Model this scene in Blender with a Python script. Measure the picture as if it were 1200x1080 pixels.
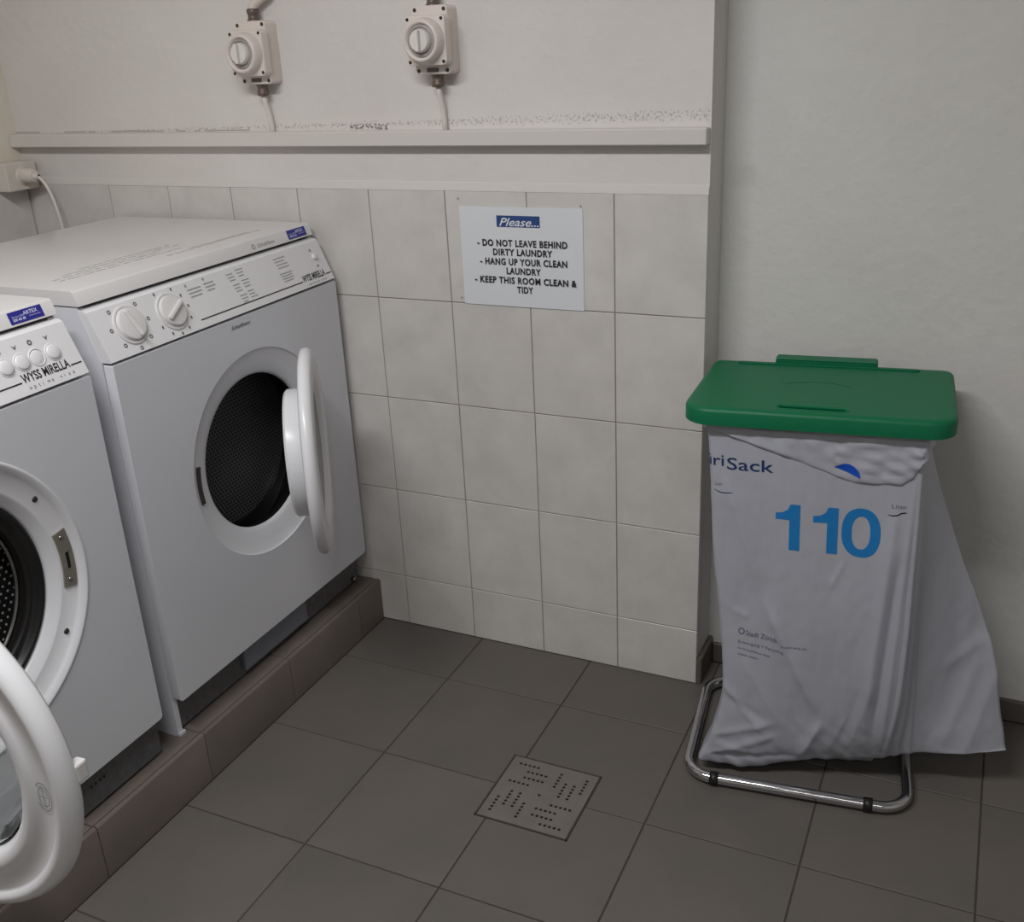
import bpy, bmesh, math, random
from mathutils import Vector, Matrix, noise
from math import sin, cos, pi, radians

random.seed(7)
SC = bpy.context.scene
COL = SC.collection
for o in list(bpy.data.objects):
    bpy.data.objects.remove(o)

# ------------------------------------------------------------------ camera, light, exposure
cam_d = bpy.data.cameras.new('camera')
cam = bpy.data.objects.new('camera', cam_d); COL.objects.link(cam)
cam_d.sensor_fit = 'HORIZONTAL'; cam_d.sensor_width = 36.0
cam_d.lens = 36.0 * 1199.39 / 1200.0
cam_d.clip_start = 0.02
RX = (0.907844398595406, 0.41679588832996825, -0.0458227892)
RY = (0.12069955237789554, -0.3644190740904556, -0.9233798549)
RZ = (-0.4015596667927053, 0.8327544236517118, -0.381142891)
cam.matrix_world = Matrix(((RX[0], -RY[0], -RZ[0], 0.52708),
                           (RX[1], -RY[1], -RZ[1], -2.05767),
                           (RX[2], -RY[2], -RZ[2], 1.46558),
                           (0, 0, 0, 1)))
SC.camera = cam

SC.view_settings.view_transform = 'Standard'
SC.view_settings.look = 'None'
SC.view_settings.gamma = 1.0
SC.view_settings.use_curve_mapping = False
SC.view_settings.exposure = 0.0

W = bpy.data.worlds.new('world'); SC.world = W; W.use_nodes = True
W.node_tree.nodes['Background'].inputs[0].default_value = (0.9, 0.93, 1.0, 1)
W.node_tree.nodes['Background'].inputs[1].default_value = 0.05

LAMP = (-0.38, -1.65, 2.42)
ld = bpy.data.lights.new('tube_or_fill_light', 'AREA'); ld.shape = 'RECTANGLE'
ld.size = 1.2; ld.size_y = 0.12; ld.energy = 33.5; ld.color = (1.0, 0.998, 1.0)
lo = bpy.data.objects.new('tube_or_fill_light', ld); COL.objects.link(lo)
lo.location = (LAMP[0], LAMP[1], LAMP[2] - 0.03)
FILL_LAMP = (1.05, -2.75, 2.42)          # added weak fill lamp behind the camera, brightens the recess and return
ld2 = ld.copy(); ld2.energy = 6.0
lo2 = bpy.data.objects.new('tube_or_fill_light', ld2); COL.objects.link(lo2)  # added fill light, paired with the unseen second lamp
lo2.location = (FILL_LAMP[0], FILL_LAMP[1], FILL_LAMP[2] - 0.03)

# ------------------------------------------------------------------ helpers
def lin(c):
    return tuple(((x / 255) / 12.92 if x / 255 <= 0.04045 else ((x / 255 + 0.055) / 1.055) ** 2.4) for x in c)

def mat(name, rgb, rough=0.5, metal=0.0, var=0.0, scale=8.0, bump=0.0, bscale=60.0, rand=0.0, spec=0.5, rgb2=None, **kw):
    m = bpy.data.materials.new(name); m.use_nodes = True
    nt = m.node_tree; n = nt.nodes; l = nt.links
    b = n['Principled BSDF']
    c = lin(rgb)
    b.inputs['Base Color'].default_value = (*c, 1)
    b.inputs['Roughness'].default_value = rough
    b.inputs['Metallic'].default_value = metal
    b.inputs['Specular IOR Level'].default_value = spec
    for k, v in kw.items():
        b.inputs[k.replace('_', ' ')].default_value = v
    tc = n.new('ShaderNodeTexCoord')
    vec = tc.outputs['Object']
    if rand or var:
        oi = n.new('ShaderNodeObjectInfo')
        ad = n.new('ShaderNodeVectorMath'); ad.operation = 'ADD'
        sc = n.new('ShaderNodeVectorMath'); sc.operation = 'SCALE'
        cb = n.new('ShaderNodeCombineXYZ')
        l.new(oi.outputs['Random'], cb.inputs[0]); l.new(oi.outputs['Random'], cb.inputs[2])
        l.new(cb.outputs[0], sc.inputs[0]); sc.inputs[3].default_value = 37.0
        l.new(vec, ad.inputs[0]); l.new(sc.outputs[0], ad.inputs[1])
        vec = ad.outputs[0]
    if var:
        nz = n.new('ShaderNodeTexNoise'); nz.inputs['Scale'].default_value = scale
        nz.inputs['Detail'].default_value = 6; nz.inputs['Roughness'].default_value = 0.6
        l.new(vec, nz.inputs['Vector'])
        mr = n.new('ShaderNodeMapRange')
        mr.inputs[1].default_value = 0.3; mr.inputs[2].default_value = 0.7
        l.new(nz.outputs['Fac'], mr.inputs[0])
        mx = n.new('ShaderNodeMix'); mx.data_type = 'RGBA'
        c2 = lin(rgb2) if rgb2 else tuple(x * (1 - var) for x in c)
        mx.inputs[6].default_value = (*c, 1); mx.inputs[7].default_value = (*c2, 1)
        l.new(mr.outputs[0], mx.inputs[0])
        out = mx.outputs[2]
        if rand:
            hs = n.new('ShaderNodeHueSaturation')
            m2 = n.new('ShaderNodeMapRange'); m2.inputs[3].default_value = 1 - rand; m2.inputs[4].default_value = 1 + rand
            l.new(oi.outputs['Random'], m2.inputs[0]); l.new(m2.outputs[0], hs.inputs['Value'])
            l.new(out, hs.inputs['Color']); out = hs.outputs[0]
        l.new(out, b.inputs['Base Color'])
    if bump:
        bz = n.new('ShaderNodeTexNoise'); bz.inputs['Scale'].default_value = bscale; bz.inputs['Detail'].default_value = 4
        l.new(tc.outputs['Object'], bz.inputs['Vector'])
        bp = n.new('ShaderNodeBump'); bp.inputs['Strength'].default_value = bump; bp.inputs['Distance'].default_value = 0.004
        l.new(bz.outputs['Fac'], bp.inputs['Height']); l.new(bp.outputs[0], b.inputs['Normal'])
    return m

def plaster_mat(name, rgb, dirt=False, rgb2=None):
    """painted plaster; dirt = the black specks and the scuffed line just above the wooden rail"""
    m = mat(name, rgb, rough=0.75, var=0.10, scale=2.5, bump=0.5, bscale=38, spec=0.25, rgb2=rgb2)
    if dirt:
        nt = m.node_tree; n = nt.nodes; l = nt.links
        b = n['Principled BSDF']
        src = b.inputs['Base Color'].links[0].from_socket
        tc = n.new('ShaderNodeTexCoord'); sp = n.new('ShaderNodeSeparateXYZ'); l.new(tc.outputs['Object'], sp.inputs[0])
        def math_(op, a, bb=None, c=None):
            k = n.new('ShaderNodeMath'); k.operation = op
            for i, v in enumerate((a, bb, c)):
                if v is None: continue
                if isinstance(v, (int, float)): k.inputs[i].default_value = v
                else: l.new(v, k.inputs[i])
            return k.outputs[0]
        # the band rises and widens towards the right end of the wall
        zc = math_('MULTIPLY_ADD', sp.outputs[0], 0.012, 1.311)
        wd = math_('MULTIPLY_ADD', sp.outputs[0], 0.0075, 0.016)
        d = math_('ABSOLUTE', math_('SUBTRACT', sp.outputs[2], zc))
        band = math_('MAXIMUM', math_('SUBTRACT', 1.0, math_('DIVIDE', d, wd)), 0.0)
        nz = n.new('ShaderNodeTexNoise'); nz.inputs['Scale'].default_value = 190; nz.inputs['Detail'].default_value = 5
        l.new(tc.outputs['Object'], nz.inputs['Vector'])
        n2 = n.new('ShaderNodeTexNoise'); n2.inputs['Scale'].default_value = 9; n2.inputs['Detail'].default_value = 2
        l.new(tc.outputs['Object'], n2.inputs['Vector'])
        lvl = math_('MULTIPLY', band, math_('MULTIPLY_ADD', n2.outputs['Fac'], 1.0, 0.1))
        spk = n.new('ShaderNodeMapRange'); spk.inputs[1].default_value = 0.56; spk.inputs[2].default_value = 0.70
        l.new(math_('MULTIPLY_ADD', lvl, 0.14, nz.outputs['Fac']), spk.inputs[0])
        fac = math_('MULTIPLY', spk.outputs[0], math_('MINIMUM', math_('MULTIPLY', band, 2.0), 1.0))
        fac = math_('MULTIPLY', fac, 0.42)
        # thin dark crack where the plaster meets the rail, broken up along its length
        ln_ = math_('LESS_THAN', math_('ABSOLUTE', math_('SUBTRACT', sp.outputs[2], math_('MULTIPLY_ADD', n2.outputs['Fac'], 0.006, 1.289))), 0.0012)
        lf = math_('MULTIPLY', ln_, math_('MULTIPLY', math_('GREATER_THAN', n2.outputs['Fac'], 0.44), math_('LESS_THAN', sp.outputs[0], -1.12)))
        fac = math_('MAXIMUM', fac, math_('MULTIPLY', lf, 0.55))
        win = math_('MULTIPLY', math_('LESS_THAN', math_('ABSOLUTE', math_('ADD', sp.outputs[0], 0.785)), 0.05), math_('LESS_THAN', math_('ABSOLUTE', math_('SUBTRACT', sp.outputs[2], 1.296)), 0.006))
        fac = math_('MAXIMUM', fac, math_('MULTIPLY', win, math_('MULTIPLY', math_('GREATER_THAN', nz.outputs['Fac'], 0.5), 0.7)))
        fac = math_('MULTIPLY', fac, math_('LESS_THAN', sp.outputs[0], -0.004))
        mx = n.new('ShaderNodeMix'); mx.data_type = 'RGBA'
        l.new(fac, mx.inputs[0]); l.new(src, mx.inputs[6]); mx.inputs[7].default_value = (*lin((70, 64, 60)), 1)
        l.new(mx.outputs[2], b.inputs['Base Color'])
    return m

M = {}
M['plaster'] = plaster_mat('painted_plaster', (224, 220, 217), dirt=True, rgb2=(217, 212, 209))
M['plaster2'] = plaster_mat('painted_plaster_recess', (221, 220, 217), rgb2=(213, 211, 208))
M['plaster3'] = plaster_mat('painted_plaster_left', (228, 220, 206))
M['ceiling'] = mat('ceiling_paint', (228, 226, 222), 0.8)
M['wall_tile'] = mat('cream_wall_tile', (219, 215, 211), 0.3, var=0.1, scale=9, rand=0.02, rgb2=(203, 199, 195), spec=0.4)
M['wall_grout'] = mat('wall_grout', (150, 143, 134), 0.9)
M['caulk'] = mat('plaster_lip', (214, 210, 206), 0.8)
M['floor_tile'] = mat('grey_brown_floor_tile', (105, 99, 94), 0.5, var=0.16, scale=5, rand=0.05, bump=0.08, bscale=90, spec=0.35, rgb2=(96, 92, 88))
M['floor_grout'] = mat('floor_grout', (76, 68, 62), 0.95, var=0.3, scale=14)
M['plinth_tile'] = mat('dark_plinth_tile', (119, 109, 103), 0.45, var=0.18, scale=6, rand=0.03, spec=0.4, rgb2=(106, 98, 92))
M['skirt_tile'] = mat('dark_skirting_tile', (104, 97, 91), 0.5, var=0.15, scale=8)
M['rail'] = mat('white_painted_rail', (216, 211, 207), 0.5)
M['white'] = mat('white_enamel', (213, 214, 220), 0.28)
M['white_lid'] = mat('white_enamel_lid', (216, 214, 214), 0.2)
M['panel'] = mat('white_plastic_panel', (224, 223, 225), 0.32)
M['gasket_gap'] = mat('dark_gap', (40, 38, 38), 0.8)
M['ringw'] = mat('white_plastic_ring', (226, 226, 230), 0.3)
M['door_white'] = mat('white_door_plastic', (228, 228, 231), 0.28)
M['kick'] = mat('grey_speckled_kick_plate', (100, 101, 103), 0.5, var=0.35, scale=60)
M['flap'] = mat('blue_grey_flap', (122, 124, 134), 0.4)
M['rubber'] = mat('black_rubber_seal', (26, 25, 25), 0.3)
M['steel'] = mat('brushed_steel', (150, 148, 145), 0.25, metal=1.0)
M['chrome'] = mat('chrome_tube', (205, 205, 208), 0.1, metal=1.0)
M['latch'] = mat('latch_plate_metal', (165, 160, 150), 0.4, metal=0.7)
M['darklatch'] = mat('dark_latch_metal', (75, 72, 70), 0.4, metal=0.6)
M['black'] = mat('black_plastic', (22, 22, 23), 0.45)
M['ink'] = mat('black_ink', (30, 29, 30), 0.6)
M['ink_faint'] = mat('grey_ink', (158, 157, 159), 0.6)
M['ink_mid'] = mat('mid_grey_ink', (95, 94, 97), 0.6)
M['ink_blue'] = mat('navy_ink', (18, 48, 96), 0.5)
M['ink_110'] = mat('blue_ink', (24, 120, 188), 0.45)
M['ink_slate'] = mat('slate_ink', (112, 114, 134), 0.5)
M['ink_royal'] = mat('royal_blue_ink', (20, 80, 190), 0.4)
M['blue'] = mat('blue_sticker', (38, 40, 140), 0.35)
M['sticker_white'] = mat('white_sticker_print', (205, 207, 235), 0.5)
M['sign_blue'] = mat('sign_blue_block', (38, 72, 130), 0.5)
M['paper'] = mat('laminated_paper', (226, 229, 234), 0.3, var=0.03, scale=5)
M['sw'] = mat('grey_white_switch_plastic', (222, 212, 206), 0.4)
M['sw_grey'] = mat('grey_switch_ring', (158, 153, 149), 0.4)
M['knob_clear'] = mat('pale_knob_plastic', (226, 221, 216), 0.25)
M['gland'] = mat('brown_grey_gland', (112, 98, 90), 0.4, metal=0.3)
M['cable'] = mat('white_cable', (224, 218, 211), 0.45)
M['socket'] = mat('cream_socket_plastic', (216, 208, 199), 0.4)
M['green'] = mat('green_moulded_plastic', (6, 106, 68), 0.45, bump=0.06, bscale=260, spec=0.32)
M['drain'] = mat('steel_drain_plate', (126, 119, 113), 0.5, metal=0.25, var=0.15, scale=20)
M['hole'] = mat('hole_dark', (12, 11, 11), 0.9)
M['glass'] = mat('door_glass', (235, 240, 240), 0.03, Transmission_Weight=1.0, IOR=1.45)
M['bag'] = mat('white_bag_film', (170, 172, 182), 0.34, spec=0.55, bump=0.05, bscale=35)
bt = M['bag'].node_tree.nodes['Principled BSDF']
bt.inputs['Subsurface Weight'].default_value = 0.0

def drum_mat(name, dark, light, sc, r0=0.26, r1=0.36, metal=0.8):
    """perforated drum sheet seen in shade: round holes, or painted highlights in the washer, in a hexagonal array"""
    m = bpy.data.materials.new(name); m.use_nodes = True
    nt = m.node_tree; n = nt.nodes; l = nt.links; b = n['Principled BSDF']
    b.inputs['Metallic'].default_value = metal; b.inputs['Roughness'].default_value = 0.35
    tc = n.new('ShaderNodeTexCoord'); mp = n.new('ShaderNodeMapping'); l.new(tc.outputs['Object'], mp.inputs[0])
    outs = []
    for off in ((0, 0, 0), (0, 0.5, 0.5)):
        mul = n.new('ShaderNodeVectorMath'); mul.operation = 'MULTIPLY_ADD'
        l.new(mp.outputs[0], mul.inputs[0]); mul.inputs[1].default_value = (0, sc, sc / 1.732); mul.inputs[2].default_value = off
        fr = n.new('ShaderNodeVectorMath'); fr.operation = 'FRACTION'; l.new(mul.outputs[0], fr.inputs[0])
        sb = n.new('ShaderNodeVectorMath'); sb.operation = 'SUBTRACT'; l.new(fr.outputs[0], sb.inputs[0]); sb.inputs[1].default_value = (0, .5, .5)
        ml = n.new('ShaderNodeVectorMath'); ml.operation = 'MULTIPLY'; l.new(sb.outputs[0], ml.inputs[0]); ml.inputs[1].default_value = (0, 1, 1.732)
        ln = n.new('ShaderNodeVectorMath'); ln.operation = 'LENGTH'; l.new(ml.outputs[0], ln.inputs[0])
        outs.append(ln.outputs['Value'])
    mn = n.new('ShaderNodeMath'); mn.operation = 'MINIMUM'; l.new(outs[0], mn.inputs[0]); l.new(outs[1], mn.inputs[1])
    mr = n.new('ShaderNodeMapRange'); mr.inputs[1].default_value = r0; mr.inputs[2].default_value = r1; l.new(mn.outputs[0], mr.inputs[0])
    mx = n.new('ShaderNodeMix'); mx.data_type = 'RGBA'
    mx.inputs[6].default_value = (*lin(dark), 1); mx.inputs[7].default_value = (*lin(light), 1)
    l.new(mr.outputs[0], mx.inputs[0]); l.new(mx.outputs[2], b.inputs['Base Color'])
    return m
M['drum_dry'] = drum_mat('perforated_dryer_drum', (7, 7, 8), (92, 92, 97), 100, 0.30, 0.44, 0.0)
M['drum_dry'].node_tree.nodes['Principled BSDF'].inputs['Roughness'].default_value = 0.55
M['drum_wash'] = drum_mat('perforated_drum_painted_glints', (200, 200, 200), (36, 35, 35), 74, 0.12, 0.20, 0.2)  # pale dots are highlights on the perforations, painted into the colour

class MB:
    def __init__(s): s.bm = bmesh.new()
    def faces(s, vs, fs, smooth=False):
        v = [s.bm.verts.new(p) for p in vs]
        for f in fs:
            try:
                q = s.bm.faces.new([v[i] for i in f]); q.smooth = smooth
            except ValueError: pass
        return s
    def box(s, x0, x1, y0, y1, z0, z1, bev=0.0, seg=2):
        r = bmesh.ops.create_cube(s.bm, size=1.0)
        vs = r['verts']
        for v in vs:
            v.co = Vector(((x0 + x1) / 2 + v.co.x * (x1 - x0), (y0 + y1) / 2 + v.co.y * (y1 - y0), (z0 + z1) / 2 + v.co.z * (z1 - z0)))
        if bev:
            es = set(e for v in vs for e in v.link_edges)
            bmesh.ops.bevel(s.bm, geom=list(es), offset=bev, segments=seg, affect='EDGES', profile=0.5)
        return s
    def prism(s, poly, f0, f1, smooth=False):
        """poly: 2-D points; f0, f1: functions (a, b) -> 3-D point of the two caps"""
        n = len(poly)
        a = [s.bm.verts.new(f0(*p)) for p in poly]; b = [s.bm.verts.new(f1(*p)) for p in poly]
        s.bm.faces.new(a[::-1]); s.bm.faces.new(b)
        for i in range(n):
            q = s.bm.faces.new((a[i], a[(i + 1) % n], b[(i + 1) % n], b[i])); q.smooth = smooth
        return s
    def lathe(s, prof, c=(0, 0, 0), ax='x', n=64, cap0=False, cap1=False, a0=0, a1=2 * pi, sharp=25):
        """prof: (radius, height along the axis)"""
        c = Vector(c)
        full = abs(a1 - a0 - 2 * pi) < 1e-6
        k = n if full else n + 1
        rings = []
        for (r, h) in prof:
            ring = []
            for i in range(k):
                t = a0 + (a1 - a0) * i / n
                u, v = r * cos(t), r * sin(t)
                p = {'x': (h, u, v), 'y': (v, h, u), 'z': (u, v, h)}[ax]
                ring.append(s.bm.verts.new(c + Vector(p)))
            rings.append(ring)
        for j in range(len(rings) - 1):
            for i in range(n):
                i2 = (i + 1) % k
                q = s.bm.faces.new((rings[j][i], rings[j][i2], rings[j + 1][i2], rings[j + 1][i])); q.smooth = True
        if cap0: s.bm.faces.new(rings[0][::-1])
        if cap1: s.bm.faces.new(rings[-1])
        return s
    def tube(s, pts, r, n=12, closed=False, caps=True):
        P = [Vector(p) for p in pts]; m = len(P); rings = []
        prev = None
        for i in range(m):
            if closed: t = (P[(i + 1) % m] - P[i - 1])
            else: t = P[min(i + 1, m - 1)] - P[max(i - 1, 0)]
            t.normalize()
            if prev is None:
                up = Vector((0, 0, 1)) if abs(t.z) < 0.9 else Vector((1, 0, 0))
                nrm = t.cross(up).normalized()
            else:
                nrm = (prev - t * prev.dot(t)).normalized()
            prev = nrm; bn = t.cross(nrm)
            rings.append([s.bm.verts.new(P[i] + r * (cos(2 * pi * j / n) * nrm + sin(2 * pi * j / n) * bn)) for j in range(n)])
        for i in range(m if closed else m - 1):
            A, B = rings[i], rings[(i + 1) % m]
            for j in range(n):
                q = s.bm.faces.new((A[j], A[(j + 1) % n], B[(j + 1) % n], B[j])); q.smooth = True
        if caps and not closed:
            s.bm.faces.new(rings[0][::-1]); s.bm.faces.new(rings[-1])
        return s
    def xf(s, mtx):
        bmesh.ops.transform(s.bm, matrix=mtx, verts=s.bm.verts); return s
    def mesh(s, name, m, autosmooth=None):
        bmesh.ops.recalc_face_normals(s.bm, faces=s.bm.faces)
        if autosmooth:
            for f in s.bm.faces: f.smooth = True
            lim = radians(autosmooth)
            for e in s.bm.edges:
                if len(e.link_faces) != 2 or e.calc_face_angle(4) > lim: e.smooth = False
        me = bpy.data.meshes.new(name); s.bm.to_mesh(me); s.bm.free()
        me.materials.append(m); return me
    def obj(s, name, m, parent=None, loc=None, autosmooth=None):
        return link(name, s.mesh(name, m, autosmooth), parent, loc)

def link(name, me, parent=None, loc=None):
    o = bpy.data.objects.new(name, me); COL.objects.link(o)
    if parent: o.parent = parent
    if loc is not None: o.location = loc
    return o
def tag(o, label=None, cat=None, group=None, kind=None):
    for k, v in (('label', label), ('category', cat), ('group', group), ('kind', kind)):
        if v: o[k] = v
    return o
def thing(name, label, cat, loc=(0, 0, 0), rz=0, group=None):
    o = bpy.data.objects.new(name, None); COL.objects.link(o); o.location = loc; o.rotation_euler = (0, 0, rz)
    o.empty_display_size = 0.1
    return tag(o, label, cat, group)
def struct(o): o['kind'] = 'structure'; return o

def from_curve(cu):
    o = bpy.data.objects.new('tmp_curve', cu); COL.objects.link(o)
    dg = bpy.context.evaluated_depsgraph_get(); dg.update()
    me = bpy.data.meshes.new_from_object(o.evaluated_get(dg))
    bpy.data.objects.remove(o); bpy.data.curves.remove(cu)
    return me
def plate2d(loops, thick):
    """flat plate in the local xy plane with holes (loops after the first), extruded to +-thick/2"""
    cu = bpy.data.curves.new('tmp_plate', 'CURVE'); cu.dimensions = '2D'; cu.fill_mode = 'BOTH'; cu.extrude = thick / 2
    for lp in loops:
        sp = cu.splines.new('POLY'); sp.points.add(len(lp) - 1); sp.use_cyclic_u = True
        for p, q in zip(sp.points, lp): p.co = (q[0], q[1], 0, 1)
    return from_curve(cu)
def text2d(body, bold=0.0, shear=0.0, space=1.0):
    """flat text polygons, scaled so that the height of a capital is 1; x starts at 0"""
    cu = bpy.data.curves.new('tmp_text', 'FONT'); cu.body = body; cu.size = 1.0; cu.offset = bold; cu.shear = shear
    cu.space_character = space; cu.resolution_u = 3; cu.fill_mode = 'FRONT'
    me = from_curve(cu)
    vs = [v.co.copy() for v in me.vertices]; fs = [tuple(p.vertices) for p in me.polygons]
    bpy.data.meshes.remove(me)
    x0 = min(v.x for v in vs)
    return [((v.x - x0) / 0.70, v.y / 0.70) for v in vs], fs
def put_text(mb, body, x, y, h, fn, width=None, align='l', **kw):
    """text with its baseline at (x, y), capital height h, mapped by fn(u, v) -> 3-D; width squeezes it to that width"""
    vs, fs = text2d(body, **kw)
    w = max(v[0] for v in vs)
    sx = (width / w) if width else h
    off = {'l': 0, 'c': -0.5 * w * sx, 'r': -w * sx}[align]
    mb.faces([fn(x + off + v[0] * sx, y + v[1] * h) for v in vs], fs)
    return mb
def strip(mb, u0, u1, v0, v1, fn):
    mb.faces([fn(u0, v0), fn(u1, v0), fn(u1, v1), fn(u0, v1)], [(0, 1, 2, 3)])
def disc2d(mb, u, v, ru, rv, fn, n=20, hole=0):
    if not hole:
        mb.faces([fn(u + ru * cos(2 * pi * i / n), v + rv * sin(2 * pi * i / n)) for i in range(n)], [tuple(range(n))])
    else:
        P = [fn(u + k * ru * cos(2 * pi * i / n), v + k * rv * sin(2 * pi * i / n)) for k in (1, hole) for i in range(n)]
        mb.faces(P, [(i, (i + 1) % n, n + (i + 1) % n, n + i) for i in range(n)])

# ------------------------------------------------------------------ room shell
ZT = 1.1593            # top of the wall tiles
TW, TH, CUT = 0.2, 0.2533, 0.1461
XL, XR, YF, YB, ZC = -1.9, 2.05, -4.2, 0.115, 2.48

wb = struct(MB().box(XL - 0.1, -0.0005, 0.006, 0.25, -0.1, ZC).obj('wall_back', M['plaster']))
gb = struct(MB().box(XL + 0.002, -0.002, 0.0025, 0.0062, 0.0, ZT - 0.001).obj('trim_1', M['wall_grout'])); gb['label'] = 'grey joint bed between the cream wall tiles'
struct(MB().box(-0.05, XR + 0.1, YB, YB + 0.15, -0.1, ZC).obj('wall_recess', M['plaster2']))
struct(MB().box(XL - 0.15, XL, YF, 0.02, -0.1, ZC).obj('wall_left', M['plaster3']))
struct(MB().box(XR, XR + 0.1, YF, YB + 0.1, -0.1, ZC).obj('wall_right', M['plaster2']))
struct(MB().box(XL - 0.1, XR + 0.1, YF - 0.1, YF, -0.1, ZC).obj('wall_front', M['plaster2']))
struct(MB().box(XL - 0.15, XR + 0.1, YF - 0.1, 0.3, ZC, ZC + 0.1).obj('ceiling', M['ceiling']))
fl = struct(MB().box(XL, XR, YF, YB + 0.05, -0.1, -0.0022).obj('floor', M['floor_grout']))

def tile_mesh(name, poly, fn, t, bev, m):
    """a tile with chamfered face: poly (2-D outline, counter-clockwise), fn(a, b, depth) -> 3-D"""
    mb = MB(); n = len(poly)
    def inset(d):
        out = []
        for i in range(n):
            p0, p1, p2 = Vector(poly[i - 1]), Vector(poly[i]), Vector(poly[(i + 1) % n])
            e1 = (p1 - p0).normalized(); e2 = (p2 - p1).normalized()
            n1 = Vector((-e1.y, e1.x)); n2 = Vector((-e2.y, e2.x))
            out.append(p1 + (n1 + n2) * d / max(0.3, 1 + n1.dot(n2)))
        return out
    L = [[mb.bm.verts.new(fn(p[0], p[1], -t)) for p in poly],
         [mb.bm.verts.new(fn(p[0], p[1], -bev)) for p in poly],
         [mb.bm.verts.new(fn(p[0], p[1], 0)) for p in inset(bev)]]
    for A, B in ((L[0], L[1]), (L[1], L[2])):
        for i in range(n): mb.bm.faces.new((A[i], A[(i + 1) % n], B[(i + 1) % n], B[i]))
    mb.bm.faces.new(L[2])
    return mb.mesh(name, m)

g = 0.0011
wf = lambda a, b, d: (a, -d, b)
def rect(x0, x1, y0, y1): return [(x0, y0), (x1, y0), (x1, y1), (x0, y1)]
full = tile_mesh('tile', rect(-TW / 2 + g, TW / 2 - g, -TH / 2 + g, TH / 2 - g), wf, 0.0058, 0.0009, M['wall_tile'])
cut = tile_mesh('tile', rect(-TW / 2 + g, TW / 2 - g, g, CUT - g), wf, 0.0058, 0.0009, M['wall_tile'])
halfw = 0.1
hful = tile_mesh('tile', rect(g, halfw - g, -TH / 2 + g, TH / 2 - g), wf, 0.0058, 0.0009, M['wall_tile'])
hcut = tile_mesh('tile', rect(g, halfw - g, g, CUT - g), wf, 0.0058, 0.0009, M['wall_tile'])
edge_full = {}
for r in range(5):
    for c in range(9):
        xc = -(c + 0.5) * TW
        dy = random.uniform(-0.0004, 0.0004)
        if r < 4: link('tile', full, wb, (xc, dy, ZT - (r + 0.5) * TH))
        else: link('tile', cut, wb, (xc, dy, 0))
    if r < 4: link('tile', hful, wb, (-1.9, 0, ZT - (r + 0.5) * TH))
    else: link('tile', hcut, wb, (-1.9, 0, 0))
wl = bpy.data.objects['wall_left']
lful = tile_mesh('tile', rect(-TW / 2 + g, TW / 2 - g, -TH / 2 + g, TH / 2 - g), lambda a, b, d: (d, a, b), 0.0058, 0.0009, M['wall_tile'])
for r in range(2):
    for c in range(6): link('tile', lful, wl, (XL + 0.006, -0.003 - (c + 0.5) * TW, ZT - (r + 0.5) * TH))
# sloped lip of plaster on the tile edge
struct(MB().prism([(0.0, ZT - 0.0005), (0.0065, ZT - 0.0005), (0.0065, ZT + 0.020), (0.0045, ZT + 0.016), (0.0008, ZT + 0.003)],
                  lambda a, b: (XL, a, b), lambda a, b: (-0.001, a, b)).obj('trim_2', M['caulk']))
# rail on the wall above the tiles
rail = struct(MB().box(XL + 0.001, -0.002, -0.024, 0.006, 1.2565, 1.2885, 0.002, 1).obj('trim_3', M['rail']))
rail['label'] = 'flat white rail along the wall above the tiles'

# floor tiles ----------------------------------------------------
FS, FX, FY = 0.3044, -0.5771, -0.1967
DR = (-0.2985, -0.0965, -0.6045, -0.4025)      # drain opening
ft = lambda a, b, d: (a, b, d)
gf = 0.0015
fulltile = tile_mesh('tile', rect(gf, FS - gf, gf, FS - gf), ft, 0.004, 0.001, M['floor_tile'])
for i in range(-1, 11):
    for j in range(-14, 2):
        x0, x1 = FX + i * FS, FX + (i + 1) * FS
        y0, y1 = FY + j * FS, FY + (j + 1) * FS
        cx0, cx1 = max(x0, -0.881), min(x1, XR)
        cy0, cy1 = max(y0, YF), min(y1, YB)
        if x1 <= 0.001 and cy1 > 0: cy1 = 0.002
        if cx1 - cx0 < 0.02 or cy1 - cy0 < 0.02: continue
        jz = random.uniform(-0.0005, 0.0)
        ov = not (cx1 < DR[0] or cx0 > DR[1] or cy1 < DR[2] or cy0 > DR[3])
        if not ov and abs(cx1 - cx0 - FS) < 1e-4 and abs(cy1 - cy0 - FS) < 1e-4:
            link('tile', fulltile, fl, (x0, y0, jz)); continue
        a0, a1, b0, b1 = cx0 + gf, cx1 - gf, cy0 + gf, cy1 - gf
        if ov:
            dx0, dx1, dy0, dy1 = DR
            inx = dx0 > a0; iny = dy0 > b0
            e = 0.0015
            if inx and iny: poly = [(a0, b0), (a1, b0), (a1, dy0 - e), (dx0 - e, dy0 - e), (dx0 - e, b1), (a0, b1)]
            elif inx: poly = [(a0, b0), (dx0 - e, b0), (dx0 - e, dy1 + e), (a1, dy1 + e), (a1, b1), (a0, b1)]
            elif iny: poly = [(a0, b0), (a1, b0), (a1, b1), (dx1 + e, b1), (dx1 + e, dy0 - e), (a0, dy0 - e)]
            else: poly = [(dx1 + e, b0), (a1, b0), (a1, b1), (a0, b1), (a0, dy1 + e), (dx1 + e, dy1 + e)]
        else: poly = rect(a0, a1, b0, b1)
        poly = [(p[0] - x0, p[1] - y0) for p in poly]
        link('tile', tile_mesh('tile', poly, ft, 0.004, 0.001, M['floor_tile']), fl, (x0, y0, jz))

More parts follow.
